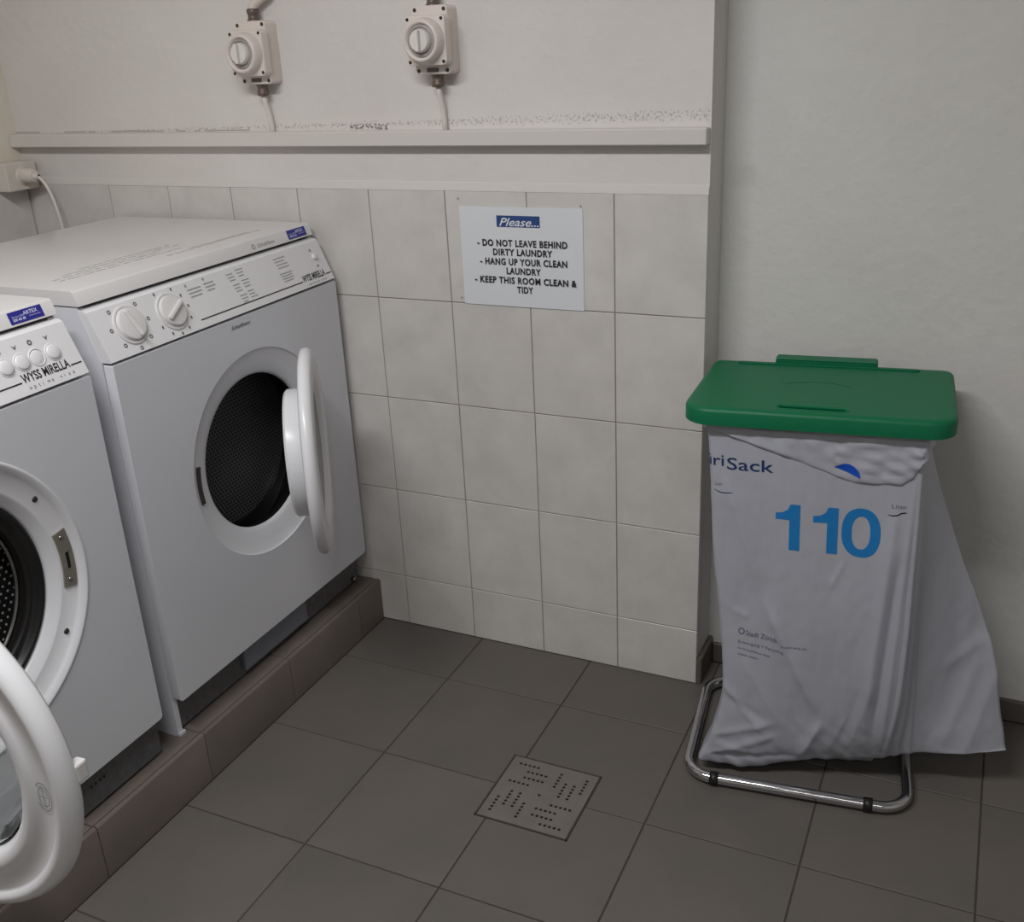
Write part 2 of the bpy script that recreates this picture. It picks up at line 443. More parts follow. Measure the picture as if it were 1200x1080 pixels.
# plinth under the machines ---------------------------------------
PX, PZ = -0.8815, 0.121
pl = struct(MB().box(XL + 0.001, PX - 0.008, YF + 0.001, 0.002, -0.003, PZ - 0.0035).obj('trim_4', mat('dark_plinth_grout', (88, 82, 78), 0.95)))
pl['label'] = 'dark tiled plinth carrying the laundry machines'
for k in range(16):
    y1 = min(0.0, -0.72 + 0.3044 * 3 - k * 0.3044)
    y0 = max(YF, -0.72 + 0.3044 * 2 - k * 0.3044)
    if y1 - y0 < 0.02: continue
    mbt = MB()
    pr = [(PX - 0.009, 0.0), (PX, 0.0), (PX, PZ - 0.004), (PX - 0.0012, PZ - 0.0015), (PX - 0.0035, PZ + 0.0005), (PX - 0.009, PZ + 0.0005)]
    mbt.prism(pr, lambda a, b: (a, y0 + 0.001, b), lambda a, b: (a, y1 - 0.001, b))
    mbt.obj('tile', M['plinth_tile'], pl, autosmooth=40)
    for q in range(3):
        xa = PX - 0.0125 - q * 0.3044
        link('tile', tile_mesh('tile', rect(xa - 0.302, xa, y0 + 0.001, y1 - 0.001), lambda a, b, d: (a, b, PZ + d), 0.004, 0.001, M['plinth_tile']), pl)

# dark tile skirting around the recess ------------------------------
br = struct(MB().box(-0.001, 0.002, 0.008, YB, 0.0, 0.066).obj('baseboard_right', M['floor_grout']))
link('tile', tile_mesh('tile', rect(0.001, YB - 0.001, 0.001, 0.07), lambda a, b, d: (0.0115 + d, a, b), 0.01, 0.0025, M['skirt_tile']), br)
bb = struct(MB().box(0.0, XR, YB - 0.002, YB + 0.001, 0.0, 0.05).obj('baseboard_back', M['floor_grout']))
xs = [0.012, 0.345, 0.6406, 0.945, 1.25, 1.5536, 1.858, XR]
for a, b in zip(xs, xs[1:]):
    link('tile', tile_mesh('tile', rect(a + 0.001, b - 0.001, 0.001, 0.054), lambda u, v, d: (u, YB - 0.0095 - d, v), 0.009, 0.002, M['skirt_tile']), bb)

# ------------------------------------------------------------------ laundry machines
HW = 0.3615
P0 = Vector((0, 0, 0.829)); VU = Vector((-0.044, 0, 0.101)).normalized(); VN = Vector((VU.z, 0, -VU.x))
PV = 0.108                                              # slant length of the control panel
def cpf(h=0.0): return lambda u, v: P0 + Vector((0, u, 0)) + VU * v + VN * h
LIDN = Vector((0.94, 0, 0.33)).normalized()
L0 = Vector((-0.0520, 0, 0.9345)); LV = Vector((-0.0095, 0, 0.0272)); LVn = LV.normalized()
def lidf(h=0.0):
    nn = Vector((LVn.z, 0, -LVn.x)); return lambda u, v: L0 + Vector((0, u, 0)) + LVn * v + nn * h
def circ(cy, cz, r, n): return [(cy + r * cos(2 * pi * i / n), cz + r * sin(2 * pi * i / n)) for i in range(n)]

def cabinet(root, hole_r, cz, cyo=0.0):
    D = 0.655
    # body shell: side walls, back and bottom (open at the front, behind the front panel)
    mb = MB()
    for sgn in (-1, 1):
        y0, y1 = (sgn * HW, sgn * (HW - 0.014))
        y0, y1 = min(y0, y1), max(y0, y1)
        # side sheet with the foot corner reaching down to the plinth
        low = [(-D, 0.012), (-0.034, 0.0), (-0.0255, 0.006)] if sgn < 0 else [(-D, 0.012), (-0.075, 0.004), (-0.075, 0.092), (-0.0255, 0.092)]
        mb.prism(low + [(-0.0255, 0.829), (-0.060, 0.932), (-D, 0.932)],
                 lambda a, b: (a, y0, b), lambda a, b: (a, y1, b))
    mb.box(-D, -D + 0.01, -HW + 0.014, HW - 0.014, 0.012, 0.932)
    mb.box(-D + 0.01, -0.05, -HW + 0.014, HW - 0.014, 0.02, 0.03)
    mb.box(-0.034, -0.022, -HW + 0.001, -HW + 0.019, 0.0005, 0.007)
    mb.obj('cabinet', M['white'], root)
    # lid slab with slanted front edge
    mb = MB()
    e = 0.002
    prof = [(-D - 0.004, 0.9345), (-0.052, 0.9345), (-0.0605, 0.9585), (-0.0625, 0.9605), (-0.066, 0.9617), (-D - 0.004, 0.9617)]
    mb.prism(prof, lambda a, b: (a, -HW - 0.002, b), lambda a, b: (a, HW + 0.002, b))
    mb.obj('lid', M['white_lid'], root, autosmooth=35)
    # dark joint under the lid
    MB().box(-D + 0.02, -0.0585, -HW + 0.004, HW - 0.004, 0.930, 0.936).obj('joint', M['gasket_gap'], root)
    # control panel wedge
    mb = MB()
    f = cpf(0)
    top = P0 + VU * (PV - 0.006)
    pb = P0 + VU * 0.004
    prof = [(-0.0035, 0.8315), (pb.x, pb.z), (top.x, top.z), (top.x - 0.006, top.z + 0.003), (-0.075, 0.9305), (-0.075, 0.8315)]
    mb.prism(prof, lambda a, b: (a, -HW + 0.0005, b), lambda a, b: (a, HW - 0.0005, b))
    cp = mb.obj('control_panel', M['panel'], root)
    # front panel with its round opening
    rc = 0.008
    cor = []
    for (sy, sz, a0) in ((1, 1, 0), (-1, 1, 90), (-1, -1, 180), (1, -1, 270)):
        cy = sy * (HW - 0.001 - rc); czz = (0.8265 - rc) if sz > 0 else (0.094 + rc)
        r = rc if sz < 0 else 0.002
        cy = sy * (HW - 0.001 - r); czz = (0.8265 - r) if sz > 0 else (0.094 + r)
        cor += [(cy + r * cos(radians(a0 + t)), czz + r * sin(radians(a0 + t))) for t in (0, 30, 60, 90)]
    me = plate2d([cor, circ(cyo, cz, hole_r, 96)], 0.023)
    me.transform(Matrix(((0, 0, 1, -0.0115), (1, 0, 0, 0), (0, 1, 0, 0), (0, 0, 0, 1))))
    me.materials.append(M['white']); link('front_panel', me, root)
    # inner dark bulkhead so that nothing shows between opening and drum
    me = plate2d([rect(-HW + 0.016, HW - 0.016, 0.04, 0.82), circ(cyo, cz, hole_r - 0.03, 64)], 0.004)
    me.transform(Matrix(((0, 0, 1, -0.05), (1, 0, 0, 0), (0, 1, 0, 0), (0, 0, 0, 1))))
    me.materials.append(M['black']); link('bulkhead', me, root)
    return cp

def sticker(root, u0, u1):
    s = MB(); strip(s, u0, u1, 0.0035, 0.0245, lidf(0.0006)); st = s.obj('sticker', M['blue'], root)
    st['label'] = 'small blue service sticker on the lid edge'
    p = MB(); w = u1 - u0
    put_text(p, 'ARTEX', u1 - 0.040 * w / 0.07, 0.0145, 0.0065, lidf(0.0010), width=0.030 * w / 0.07, bold=0.02)
    put_text(p, 'Service 044', u0 + 0.006, 0.0135, 0.0035, lidf(0.0010), width=0.024 * w / 0.07)
    put_text(p, '300 40 40', u0 + 0.006, 0.0075, 0.0045, lidf(0.0010), width=0.026 * w / 0.07, bold=0.03)
    strip(p, u0 + 0.040 * w / .07, u1 - 0.006, 0.0105, 0.0112, lidf(0.0010))
    p.obj('lettering', M['sticker_white'], st)

def brand_line(cp, u0, t0, t1, u1, v):
    s = MB(); strip(s, u0, t0 - 0.003, v - 0.0012, v + 0.0012, cpf(0.0006)); strip(s, t1 + 0.002, u1, v - 0.0012, v + 0.0012, cpf(0.0006))
    put_text(s, 'WYSS MIRELLA', t0, v - 0.002, 0.0150, cpf(0.0006), width=t1 - t0, bold=0.022)
    s.obj('lettering', M['ink'], cp)

# ---- dryer
DY = thing('tumble_dryer', 'white tumble dryer with a round door ajar and two knobs, beside the tiled wall', 'dryer', (-0.9, -0.387, PZ))
cz = 0.513; cyo = 0.023
cp = cabinet(DY, 0.235, cz, cyo)
sticker(DY, 0.272, 0.342)
# porthole surround, dished inwards
MB().lathe([(0.2365, 0.0), (0.2345, -0.0025), (0.231, -0.0045), (0.205, -0.010), (0.185, -0.0165), (0.179, -0.019), (0.176, -0.0225), (0.1755, -0.027)], (0, cyo, cz), 'x', 96).obj('porthole_ring', M['ringw'], DY)
MB().lathe([(0.1756, -0.0265), (0.179, -0.036), (0.182, -0.050), (0.265, -0.056), (0.27, -0.08), (0.27, -0.40)], (0, cyo, cz), 'x', 64).obj('drum', M['steel'], DY)
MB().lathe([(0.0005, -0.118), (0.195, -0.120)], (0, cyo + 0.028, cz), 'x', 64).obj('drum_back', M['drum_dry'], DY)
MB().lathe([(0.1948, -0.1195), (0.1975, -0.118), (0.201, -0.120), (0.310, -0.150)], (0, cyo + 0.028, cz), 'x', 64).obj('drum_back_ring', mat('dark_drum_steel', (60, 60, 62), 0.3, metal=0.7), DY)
# latch slot on the left of the surround
mb = MB()
for i in range(8):
    a, b = radians(168 + i * 22 / 8), radians(168 + (i + 1) * 22 / 8)
    f = lambda r, t, x: (x, cyo + r * cos(t), cz + r * sin(t))
    mb.faces([f(.211, a, -.004), f(.222, a, -.004), f(.222, b, -.004), f(.211, b, -.004), f(.211, a, -.016), f(.222, a, -.012), f(.222, b, -.012), f(.211, b, -.016)],
             [(0, 1, 2, 3), (0, 4, 5, 1), (1, 5, 6, 2), (2, 6, 7, 3), (3, 7, 4, 0)])
mb.obj('latch', M['darklatch'], DY)
# knobs
def dial(cp, u, v, ang, big):
    k = MB(); c = P0 + Vector((0, u, 0)) + VU * v
    rot = Matrix((( VN.x, 0, VU.x), (0, 1, 0), (VN.z, 0, VU.z))).to_4x4()
    prof = [(0.0385, 0.0), (0.038, 0.0025), (0.036, 0.0035), (0.0335, 0.0030), (0.0325, 0.0018), (0.0315, 0.0060), (0.030, 0.0085), (0.027, 0.0095), (0.0005, 0.0085)]
    k.lathe(prof, (0, 0, 0), 'x', 48)
    k.xf(Matrix.Translation(c) @ rot)
    kn = k.obj('knob', M['white_lid'], cp, autosmooth=40)
    gr = MB(); gr.box(0.0082, 0.0165, -0.0050, 0.0050, -0.0285, 0.0285, 0.0035, 2)
    gr.xf(Matrix.Translation(c) @ rot @ Matrix.Rotation(ang, 4, 'X')); gr.obj('grip', M['white_lid'], kn)
    # tick marks round the dial
    t = MB()
    n = 12 if big else 8
    for i in range(n):
        a = pi / 2 + 2 * pi * i / n
        if big and i in (2, 3): continue
        uu, vv = u + 0.047 * cos(a), v + 0.047 * sin(a)
        if vv > PV - 0.008 or vv < 0.006: continue
        if big: strip(t, uu - 0.002, uu + 0.002, vv - 0.003, vv + 0.003, cpf(0.0006))
        else: disc2d(t, uu, vv, 0.0042, 0.0042, cpf(0.0006), 12, 0.5)
    tag(t.obj('dial_marks', M['ink_mid'], cp), kind='stuff')
dial(cp, -0.279, 0.058, radians(14), False)
dial(cp, -0.168, 0.056, radians(-62), True)
brand_line(cp, -0.106, 0.247, 0.335, 0.357, 0.0205)
s = MB()
def para(u, v, w, rows, h=0.0024, dv=0.0074):
    for i in range(rows): strip(s, u + 0.0015 * i, u + w * random.uniform(0.75, 1.0), v - i * dv, v - i * dv + h, cpf(0.0006))
para(-0.106, 0.083, 0.042, 3); para(-0.055, 0.085, 0.034, 3)
for k in range(3):
    para(0.018 + 0.006 * k, 0.088 - k * 0.025, 0.023, 3, 0.002, 0.007); para(0.050 + 0.004 * k, 0.092 - k * 0.025, 0.026, 3, 0.002, 0.007)
para(0.180, 0.088, 0.045, 4, 0.002); para(0.180, 0.052, 0.050, 4, 0.002, 0.006)
disc2d(s, -0.104, 0.094, 0.003, 0.003, cpf(0.0006)); disc2d(s, -0.050, 0.096, 0.003, 0.003, cpf(0.0006))
disc2d(s, 0.318, 0.083, 0.004, 0.004, cpf(0.0006)); disc2d(s, 0.322, 0.044, 0.005, 0.003, cpf(0.0006))
tag(s.obj('printed_legend', M['ink_faint'], cp), kind='stuff')
k = MB(); k.lathe([(0.0075, 0), (0.0072, 0.005), (0.006, 0.0065), (0.0003, 0.0065)], (0, 0, 0), 'x', 20)
k.xf(Matrix.Translation(P0 + Vector((0, 0.322, 0)) + VU * 0.066) @ Matrix(((VN.x, 0, VU.x), (0, 1, 0), (VN.z, 0, VU.z))).to_4x4())
k.obj('button', M['panel'], cp)
s = MB(); strip(s, 0.196, 0.3, 0.0095, 0.0105, cpf(0.0006))
s.bm.free(); s = MB(); put_text(s, 'optima visa', 0.258, 0.0085, 0.0045, cpf(0.0006), width=0.075)
s.obj('small_lettering', M['ink_faint'], cp)
# maker's script on lid edge and on the front panel
s = MB(); put_text(s, 'Schulthess', 0.158, 0.008, 0.0085, lidf(0.0006), width=0.062, shear=0.3); disc2d(s, 0.145, 0.012, 0.006, 0.006, lidf(0.0006), 16, 0.6)
s.obj('lid_lettering', M['ink_faint'], DY)
s = MB(); put_text(s, 'Schulthess', -0.031, 0.806, 0.0085, lambda u, v: (0.0006, u, v), width=0.062, shear=0.3, bold=0.01); s.obj('panel_lettering', M['ink_mid'], DY)
# faint printed lines on the lid
s = MB()
for i, (x0, y0, y1) in enumerate(((-0.16, -0.30, 0.02), (-0.178, -0.30, -0.01), (-0.196, -0.26, 0.05), (-0.214, -0.20, 0.06), (-0.125, -0.05, 0.24), (-0.135, 0.03, 0.2))):
    y = y0
    while y < y1:
        w = random.uniform(0.012, 0.035); s.faces([(x0, y, .9622), (x0 + .004, y, .9622), (x0 + .004, y + w, .9622), (x0, y + w, .9622)], [(0, 1, 2, 3)]); y += w + 0.006
tag(s.obj('printed_lines', mat('pale_print', (206, 204, 203), 0.4), DY), kind='stuff')
# kick plate and hinged flap
MB().box(-0.045, -0.035, -HW + 0.014, HW - 0.002, 0.008, 0.093).obj('kick_plate', M['kick'], DY)
MB().box(-0.035, -0.024, -0.128, 0.115, 0.0205, 0.0725, 0.0015, 1).obj('flap', M['flap'], DY)
MB().lathe([(0.004, 0.0), (0.004, 0.006), (0.0075, 0.007), (0.0075, 0.012), (0.004, 0.014), (0.0003, 0.014)], (-0.036, HW - 0.030, 0.020), 'x', 14).obj('screw', M['steel'], DY)
# door, hinged on the right
def rim(rout, rin, t):
    return [(rin - 0.014, 0.011), (rin - 0.006, t * 0.65), (rin, t * 0.85), (rin + 0.010, t), ((rin + rout) / 2, t * 0.93), (rout - 0.018, t), (rout - 0.006, t * 0.86), (rout, t * 0.5), (rout - 0.002, 0.004), (rout - 0.010, 0.0), (rin - 0.014, 0.0), (rin - 0.014, 0.011)]
RD = 0.226
hinge = Vector((0.014, 0.184, 0.531)); th = radians(32.6)
T = Matrix.Translation(hinge) @ Matrix.Rotation(th, 4, 'Z') @ Matrix.Translation((0.004, -0.200, 0))
door = MB().lathe(rim(RD, 0.165, 0.028), (0, 0, 0), 'x', 96).xf(T).obj('door', M['door_white'], DY)
MB().lathe([(0.139, 0.001), (0.139, -0.003), (0.1395, -0.004), (0.1395, -0.036), (0.135, -0.041), (0.0005, -0.043)], (0, 0, 0), 'x', 72).xf(T).obj('door_plug', M['door_white'], door, autosmooth=40)
MB().lathe([(0.1515, 0.0135), (0.1505, 0.0140), (0.120, 0.0135), (0.0005, 0.0130)], (0, 0, 0), 'x', 64).xf(T).obj('door_dish', mat('grey_door_dish', (58, 58, 62), 0.15), door)
# recessed grip on the free edge of the door
mb = MB(); mb.box(-0.020, 0.006, -0.030, 0.004, -0.035, 0.035, 0.004, 2); mb.xf(Matrix.Translation(hinge) @ Matrix.Rotation(th, 4, 'Z')); mb.obj('hinge', M['door_white'], door)

# ---- washing machine
cz = 0.523
WM = thing('washing_machine', 'white washing machine with its round glass door wide open, at the left edge', 'washing machine', (-0.9, -1.162, PZ))
cp = cabinet(WM, 0.264, cz)
sticker(WM, 0.268, 0.338)
MB().lathe([(0.266, 0.0), (0.2645, 0.002), (0.260, 0.001), (0.252, -0.006), (0.248, -0.0105), (0.220, -0.0135), (0.216, -0.0145), (0.211, -0.022), (0.203, -0.026), (0.200, -0.032), (0.199, -0.05)],
           (0, 0, cz), 'x', 96).obj('porthole_ring', M['ringw'], WM)
MB().lathe([(0.2005, -0.045), (0.199, -0.033), (0.194, -0.029), (0.189, -0.032), (0.187, -0.041), (0.182, -0.045), (0.177, -0.044), (0.173, -0.047), (0.171, -0.056), (0.172, -0.066)],
           (0, 0, cz), 'x', 96).obj('door_seal', M['rubber'], WM)
MB().lathe([(0.1655, -0.070), (0.1675, -0.0625), (0.1705, -0.066), (0.215, -0.075), (0.255, -0.080), (0.255, -0.40)], (0, 0, cz), 'x', 72).obj('drum', M['steel'], WM)
MB().lathe([(0.0005, -0.118), (0.12, -0.115), (0.20, -0.108), (0.2545, -0.098)], (0, 0, cz), 'x', 72).obj('drum_back', M['drum_wash'], WM)
# latch plate and screws on the surround
mb = MB(); N = 10
fP = lambda r, t, x: (x, r * cos(t), cz + r * sin(t))
pa, pb = radians(-13.0), radians(13.5)
for i in range(N):
    a, b = pa + (pb - pa) * i / N, pa + (pb - pa) * (i + 1) / N
    hole = 3 <= i <= 5
    bands = [(.222, .247)] if not hole else [(.222, .2305), (.2395, .247)]
    for r0, r1 in bands:
        mb.faces([fP(r0, a, -.0095), fP(r1, a, -.0075), fP(r1, b, -.0075), fP(r0, b, -.0095), fP(r0, a, -.015), fP(r1, a, -.013), fP(r1, b, -.013), fP(r0, b, -.015)],
                 [(0, 1, 2, 3), (0, 4, 5, 1), (1, 5, 6, 2), (2, 6, 7, 3), (3, 7, 4, 0)])
lp = mb.obj('latch_plate', M['latch'], WM)
mb = MB(); mb.faces([fP(.230, radians(-5.2), -.0102), fP(.240, radians(-5.2), -.0102), fP(.240, radians(3.0), -.0102), fP(.230, radians(3.0), -.0102)], [(0, 1, 2, 3)]); mb.obj('latch_slot', M['hole'], lp)
for t in (-10.0, 10.4):
    y, z = .2345 * cos(radians(t)), cz + .2345 * sin(radians(t))
    MB().lathe([(0.005, -0.010), (0.0042, -0.0072), (0.0003, -0.0066)], (0, y, z), 'x', 14).obj('screw', M['steel'], lp)
for t in (33.5, -34):
    y, z = .240 * cos(radians(t)), cz + .236 * sin(radians(t))
    MB().lathe([(0.0062, -0.015), (0.0058, -0.0115), (0.004, -0.0095), (0.0003, -0.0105)], (0, y, z), 'x', 14).obj('screw', M['darklatch'], WM)
# push buttons, icons, lettering
for i, u in enumerate((0.1815, 0.2145, 0.247, 0.2785, 0.3125)):
    rot = Matrix(((VN.x, 0, VU.x), (0, 1, 0), (VN.z, 0, VU.z))).to_4x4()
    d = -0.003 if i == 3 else 0.0
    b = MB(); b.lathe([(0.0160, 0.0), (0.0155, 0.0015), (0.0142, 0.0015), (0.0136, 0.0004 + d), (0.0130, 0.003 + d), (0.0115, 0.0042 + d), (0.0003, 0.0036 + d)], (0, 0, 0), 'x', 28)
    b.xf(Matrix.Translation(P0 + Vector((0, u, 0)) + VU * 0.058) @ rot); b.obj('button', M['panel'], cp, autosmooth=50)
    ic = MB()
    if i % 2: disc2d(ic, u, 0.085, 0.0048, 0.0048, cpf(0.0006), 14, 0.45)
    else: ic.faces([cpf(0.0006)(u + x, 0.085 + y) for x, y in ((-.005, .004), (.005, .004), (.0, -.005), (0, .000))], [(0, 3, 2), (1, 2, 3)])
    ic.obj('icon', M['ink_mid'], cp)
brand_line(cp, -0.34, 0.231, 0.331, 0.3565, 0.0262)
s = MB(); x = 0.2365
for word in ('optima', 'visa'):
    for ch in word:
        put_text(s, ch, x, 0.0115, 0.0068, cpf(0.0006)); x += 0.0094
    x += 0.0085
s.obj('small_lettering', M['ink_mid'], cp)
MB().lathe([(0.036, 0.0), (0.036, 0.004), (0.030, 0.006), (0.028, 0.018), (0.0005, 0.019)], (0, 0, 0), 'x', 40).xf(
    Matrix.Translation(P0 + Vector((0, -0.15, 0)) + VU * 0.056) @ Matrix(((VN.x, 0, VU.x), (0, 1, 0), (VN.z, 0, VU.z))).to_4x4()).obj('knob', M['white_lid'], cp, autosmooth=40)
kp = MB().box(-0.030, -0.020, -HW + 0.014, HW - 0.004, 0.008, 0.098).obj('kick_plate', M['kick'], WM)
mb = MB()
for i in range(4): mb.box(-0.021, -0.0195, 0.175 + i * 0.011, 0.178 + i * 0.011, 0.052, 0.058)
tag(mb.obj('vent_slot', M['hole'], kp), kind='stuff')
MB().lathe([(0.016, 0.0), (0.016, 0.012), (0.010, 0.014), (0.010, 0.03)], (-0.06, HW - 0.03, 0.0), 'z', 18, cap0=True).obj('foot', M['black'], WM)
# door, hinged on the left and swung out past the front
hinge = Vector((0.024, -0.232, cz)); th = radians(-88)
T = Matrix.Translation((0.252, -0.238, 0.546)) @ Matrix.Rotation(th, 4, 'Z')
prof = [(0.172, -0.004), (0.172, 0.010), (0.176, 0.018), (0.184, 0.0235), (0.194, 0.0245), (0.202, 0.021), (0.206, 0.0185), (0.228, 0.0185), (0.232, 0.021), (0.236, 0.0245), (0.243, 0.025), (0.250, 0.021), (0.255, 0.011), (0.255, 0.0), (0.250, -0.006), (0.210, -0.008), (0.172, -0.004)]
door = MB().lathe(prof, (0, 0, 0), 'x', 112).xf(T).obj('door', M['door_white'], WM, autosmooth=50)
bowl = [(0.1735, 0.004), (0.171, 0.002), (0.160, -0.020), (0.146, -0.055), (0.126, -0.078), (0.095, -0.090), (0.050, -0.095), (0.0005, -0.096)]
bowl2 = [(r - 0.004 if r > 0.01 else r, h + 0.005) for r, h in bowl[::-1]]
MB().lathe(bowl + bowl2 + [bowl[0]], (0, 0, 0), 'x', 72).xf(T).obj('door_glass', M['glass'], door)
mb = MB(); mb.box(-0.018, 0.000, -0.010, 0.006, -0.012, 0.014, 0.003, 2); mb.xf(T @ Matrix.Translation((0, 0.250, 0.006))); mb.obj('hook', M['white_lid'], door)
mb = MB()
dfn = lambda u, v: T @ Vector((0.0192, u, v))
disc2d(mb, 0.213, -0.022, 0.0125, 0.022, dfn, 36, 0.93); disc2d(mb, 0.213, -0.022, 0.0085, 0.015, dfn, 30, 0.9)
strip(mb, 0.2055, 0.2205, -0.0225, -0.0215, dfn); strip(mb, 0.2125, 0.2135, -0.036, -0.008, dfn)
mb.obj('emblem', M['ink_faint'], door)
mb = MB(); mb.box(-0.030, 0.010, -0.012, 0.020, -0.05, 0.05, 0.004, 2); mb.xf(Matrix.Translation(hinge) @ Matrix.Rotation(th, 4, 'Z')); mb.obj('hinge', M['door_white'], door)

# ------------------------------------------------------------------ isolator switches on the wall
def rrect(w, h, r, cx=0, cy=0, n=5):
    out = []
    for sx, sy, a0 in ((1, 1, 0), (-1, 1, 90), (-1, -1, 180), (1, -1, 270)):
        for i in range(n + 1):
            a = radians(a0 + 90 * i / n); out.append((cx + sx * (w / 2 - r) + r * cos(a), cy + sy * (h / 2 - r) + r * sin(a)))
    return out
def soft_plate(mb, poly, y0, y1, bev, cx=0, cz=0):
    """outline in x,z extruded towards -y from y0 to y1 with a rounded front edge"""
    L = []
    def ring(sc, y): return [mb.bm.verts.new((cx + (p[0] - cx) * sc[0], y, cz + (p[1] - cz) * sc[1])) for p in poly]
    w = max(p[0] for p in poly) - min(p[0] for p in poly); h = max(p[1] for p in poly) - min(p[1] for p in poly)
    L = [ring((1, 1), y0), ring((1, 1), y1 + bev), ring((1 - .6 * bev / w, 1 - .6 * bev / h), y1 + .3 * bev), ring((1 - 2 * bev / w, 1 - 2 * bev / h), y1)]
    n = len(poly)
    for A, B in zip(L, L[1:]):
        for i in range(n): mb.bm.faces.new((A[i], A[(i + 1) % n], B[(i + 1) % n], B[i]))
    mb.bm.faces.new(L[-1]); mb.bm.faces.new(L[0][::-1])
    return mb
def isolator(x, z, label):
    r = thing('isolator_switch', label, 'switch', (x, 0.006, z), 0, 'isolator switches above the rail')
    mb = MB(); soft_plate(mb, rrect(0.084, 0.134, 0.010), 0.0, -0.042, 0.003); base = mb.obj('base', M['sw'], r, autosmooth=40)
    for sx in (-1, 1):
        for sz in (-1, 1):
            MB().lathe([(0.0042, -0.0424), (0.0003, -0.0428)], (sx * 0.034, 0, sz * 0.059), 'y', 12).obj('screw', M['darklatch'], base)
    mb = MB(); soft_plate(mb, rrect(0.094, 0.097, 0.010), -0.0425, -0.066, 0.003); cover = mb.obj('cover', M['sw'], r, autosmooth=40)
    for sx in (-1, 1):
        for sz in (-1, 1):
            MB().lathe([(0.0036, -0.0664), (0.0003, -0.0668)], (sx * 0.0395, 0, sz * 0.041), 'y', 12).obj('screw', M['black'], cover)
    MB().lathe([(0.045, -0.064), (0.043, -0.078), (0.0405, -0.088), (0.037, -0.0905), (0.0335, -0.089), (0.032, -0.080), (0.0003, -0.079)], (0, 0, 0), 'y', 56).obj('collar', M['sw'], cover)
    kn = MB().lathe([(0.0318, -0.0795), (0.0315, -0.085), (0.0265, -0.0865), (0.025, -0.0835), (0.0003, -0.0835)], (0, 0, 0), 'y', 48).obj('knob_ring', M['sw_grey'], cover, autosmooth=35)
    k = MB().lathe([(0.0228, -0.083), (0.0222, -0.094), (0.020, -0.0965), (0.0003, -0.097)], (0, 0, 0), 'y', 40).obj('knob', M['knob_clear'], r, autosmooth=40)
    MB().box(-0.0045, 0.0045, -0.106, -0.0955, -0.0205, 0.0205, 0.002, 2).obj('grip', M['knob_clear'], k)
    for s in (1, -1):
        mb = MB().lathe([(0.0145, 0.0), (0.0145, s * 0.004), (0.012, s * 0.005), (0.012, s * 0.015), (0.0135, s * 0.016), (0.0135, s * 0.025), (0.009, s * 0.027)], (0, -0.024, s * 0.066), 'z', 10)
        mb.obj('gland', M['gland'], r)
    MB().box(-0.014, 0.014, -0.0445, -0.0425, -0.0615, -0.0535, 0.001, 1).obj('label_plate', M['ink_mid'], r)
    MB().tube([(0, -0.024, -0.088), (0.0, -0.021, -0.105), (0.001, -0.012, -0.135), (0.001, -0.008, -0.16), (0.001, -0.007, 1.285 - z)], 0.0058).obj('cable', M['cable'], r)
    return r
sw1 = isolator(-1.047, 1.4615, 'left grey isolator switch with a conduit bent to the right, above the rail')
p = [(0, -0.024, 0.090), (0.001, -0.023, 0.095), (0.006, -0.022, 0.102), (0.014, -0.021, 0.108), (0.026, -0.020, 0.114), (0.040, -0.019, 0.121), (0.052, -0.018, 0.131), (0.059, -0.017, 0.145), (0.062, -0.016, 0.165), (0.062, -0.016, 0.3), (0.062, -0.016, 1.01)]
MB().tube(p, 0.0105, 12).obj('conduit', M['sw'], sw1)
sw2 = isolator(-0.5865, 1.4695, 'right grey isolator switch above the rail, nearest to the wall corner')
MB().tube([(0, -0.024, 0.092), (0, -0.022, 0.14), (0, -0.016, 0.25), (0, -0.016, 1.005)], 0.0105, 12).obj('conduit', M['sw'], sw2)

# ------------------------------------------------------------------ socket with plug and cord in the left corner
so = thing('wall_socket', 'cream surface socket box in the left corner above the tiles', 'socket', (XL, -0.055, 1.187))
MB().box(0.0005, 0.058, -0.05, 0.05, -0.036, 0.036, 0.003, 2).obj('box', M['socket'], so)
MB().lathe([(0.026, 0.057), (0.025, 0.0605), (0.0003, 0.0605)], (0, 0.005, 0), 'x', 32).obj('socket_face', M['socket'], so)
pg = thing('power_plug', 'white round plug with a cord hanging down behind the dryer', 'plug', (XL + 0.06, -0.05, 1.187))
MB().lathe([(0.0003, 0.0012), (0.0195, 0.0012), (0.020, 0.010), (0.0185, 0.034), (0.015, 0.040), (0.0003, 0.041)], (0, 0, 0), 'x', 28).obj('plug_body', M['socket'], pg, autosmooth=40)
pts = []
for t in range(15):
    f = t / 14
    pts.append((0.036 + 0.062 * (1 - (1 - f) ** 2.2), 0.000 + 0.006 * f, 0.0 - 0.235 * f ** 1.9))
pts += [(0.099, 0.008, -0.30), (0.099, 0.010, -0.5), (0.092, 0.012, -0.9)]
MB().tube(pts, 0.0042, 10).obj('cord', M['cable'], pg)
MB().lathe([(0.0105, 0.036), (0.010, 0.046), (0.0055, 0.052)], (0, 0, -0.001), 'x', 16).obj('strain_relief', M['sw'], pg)

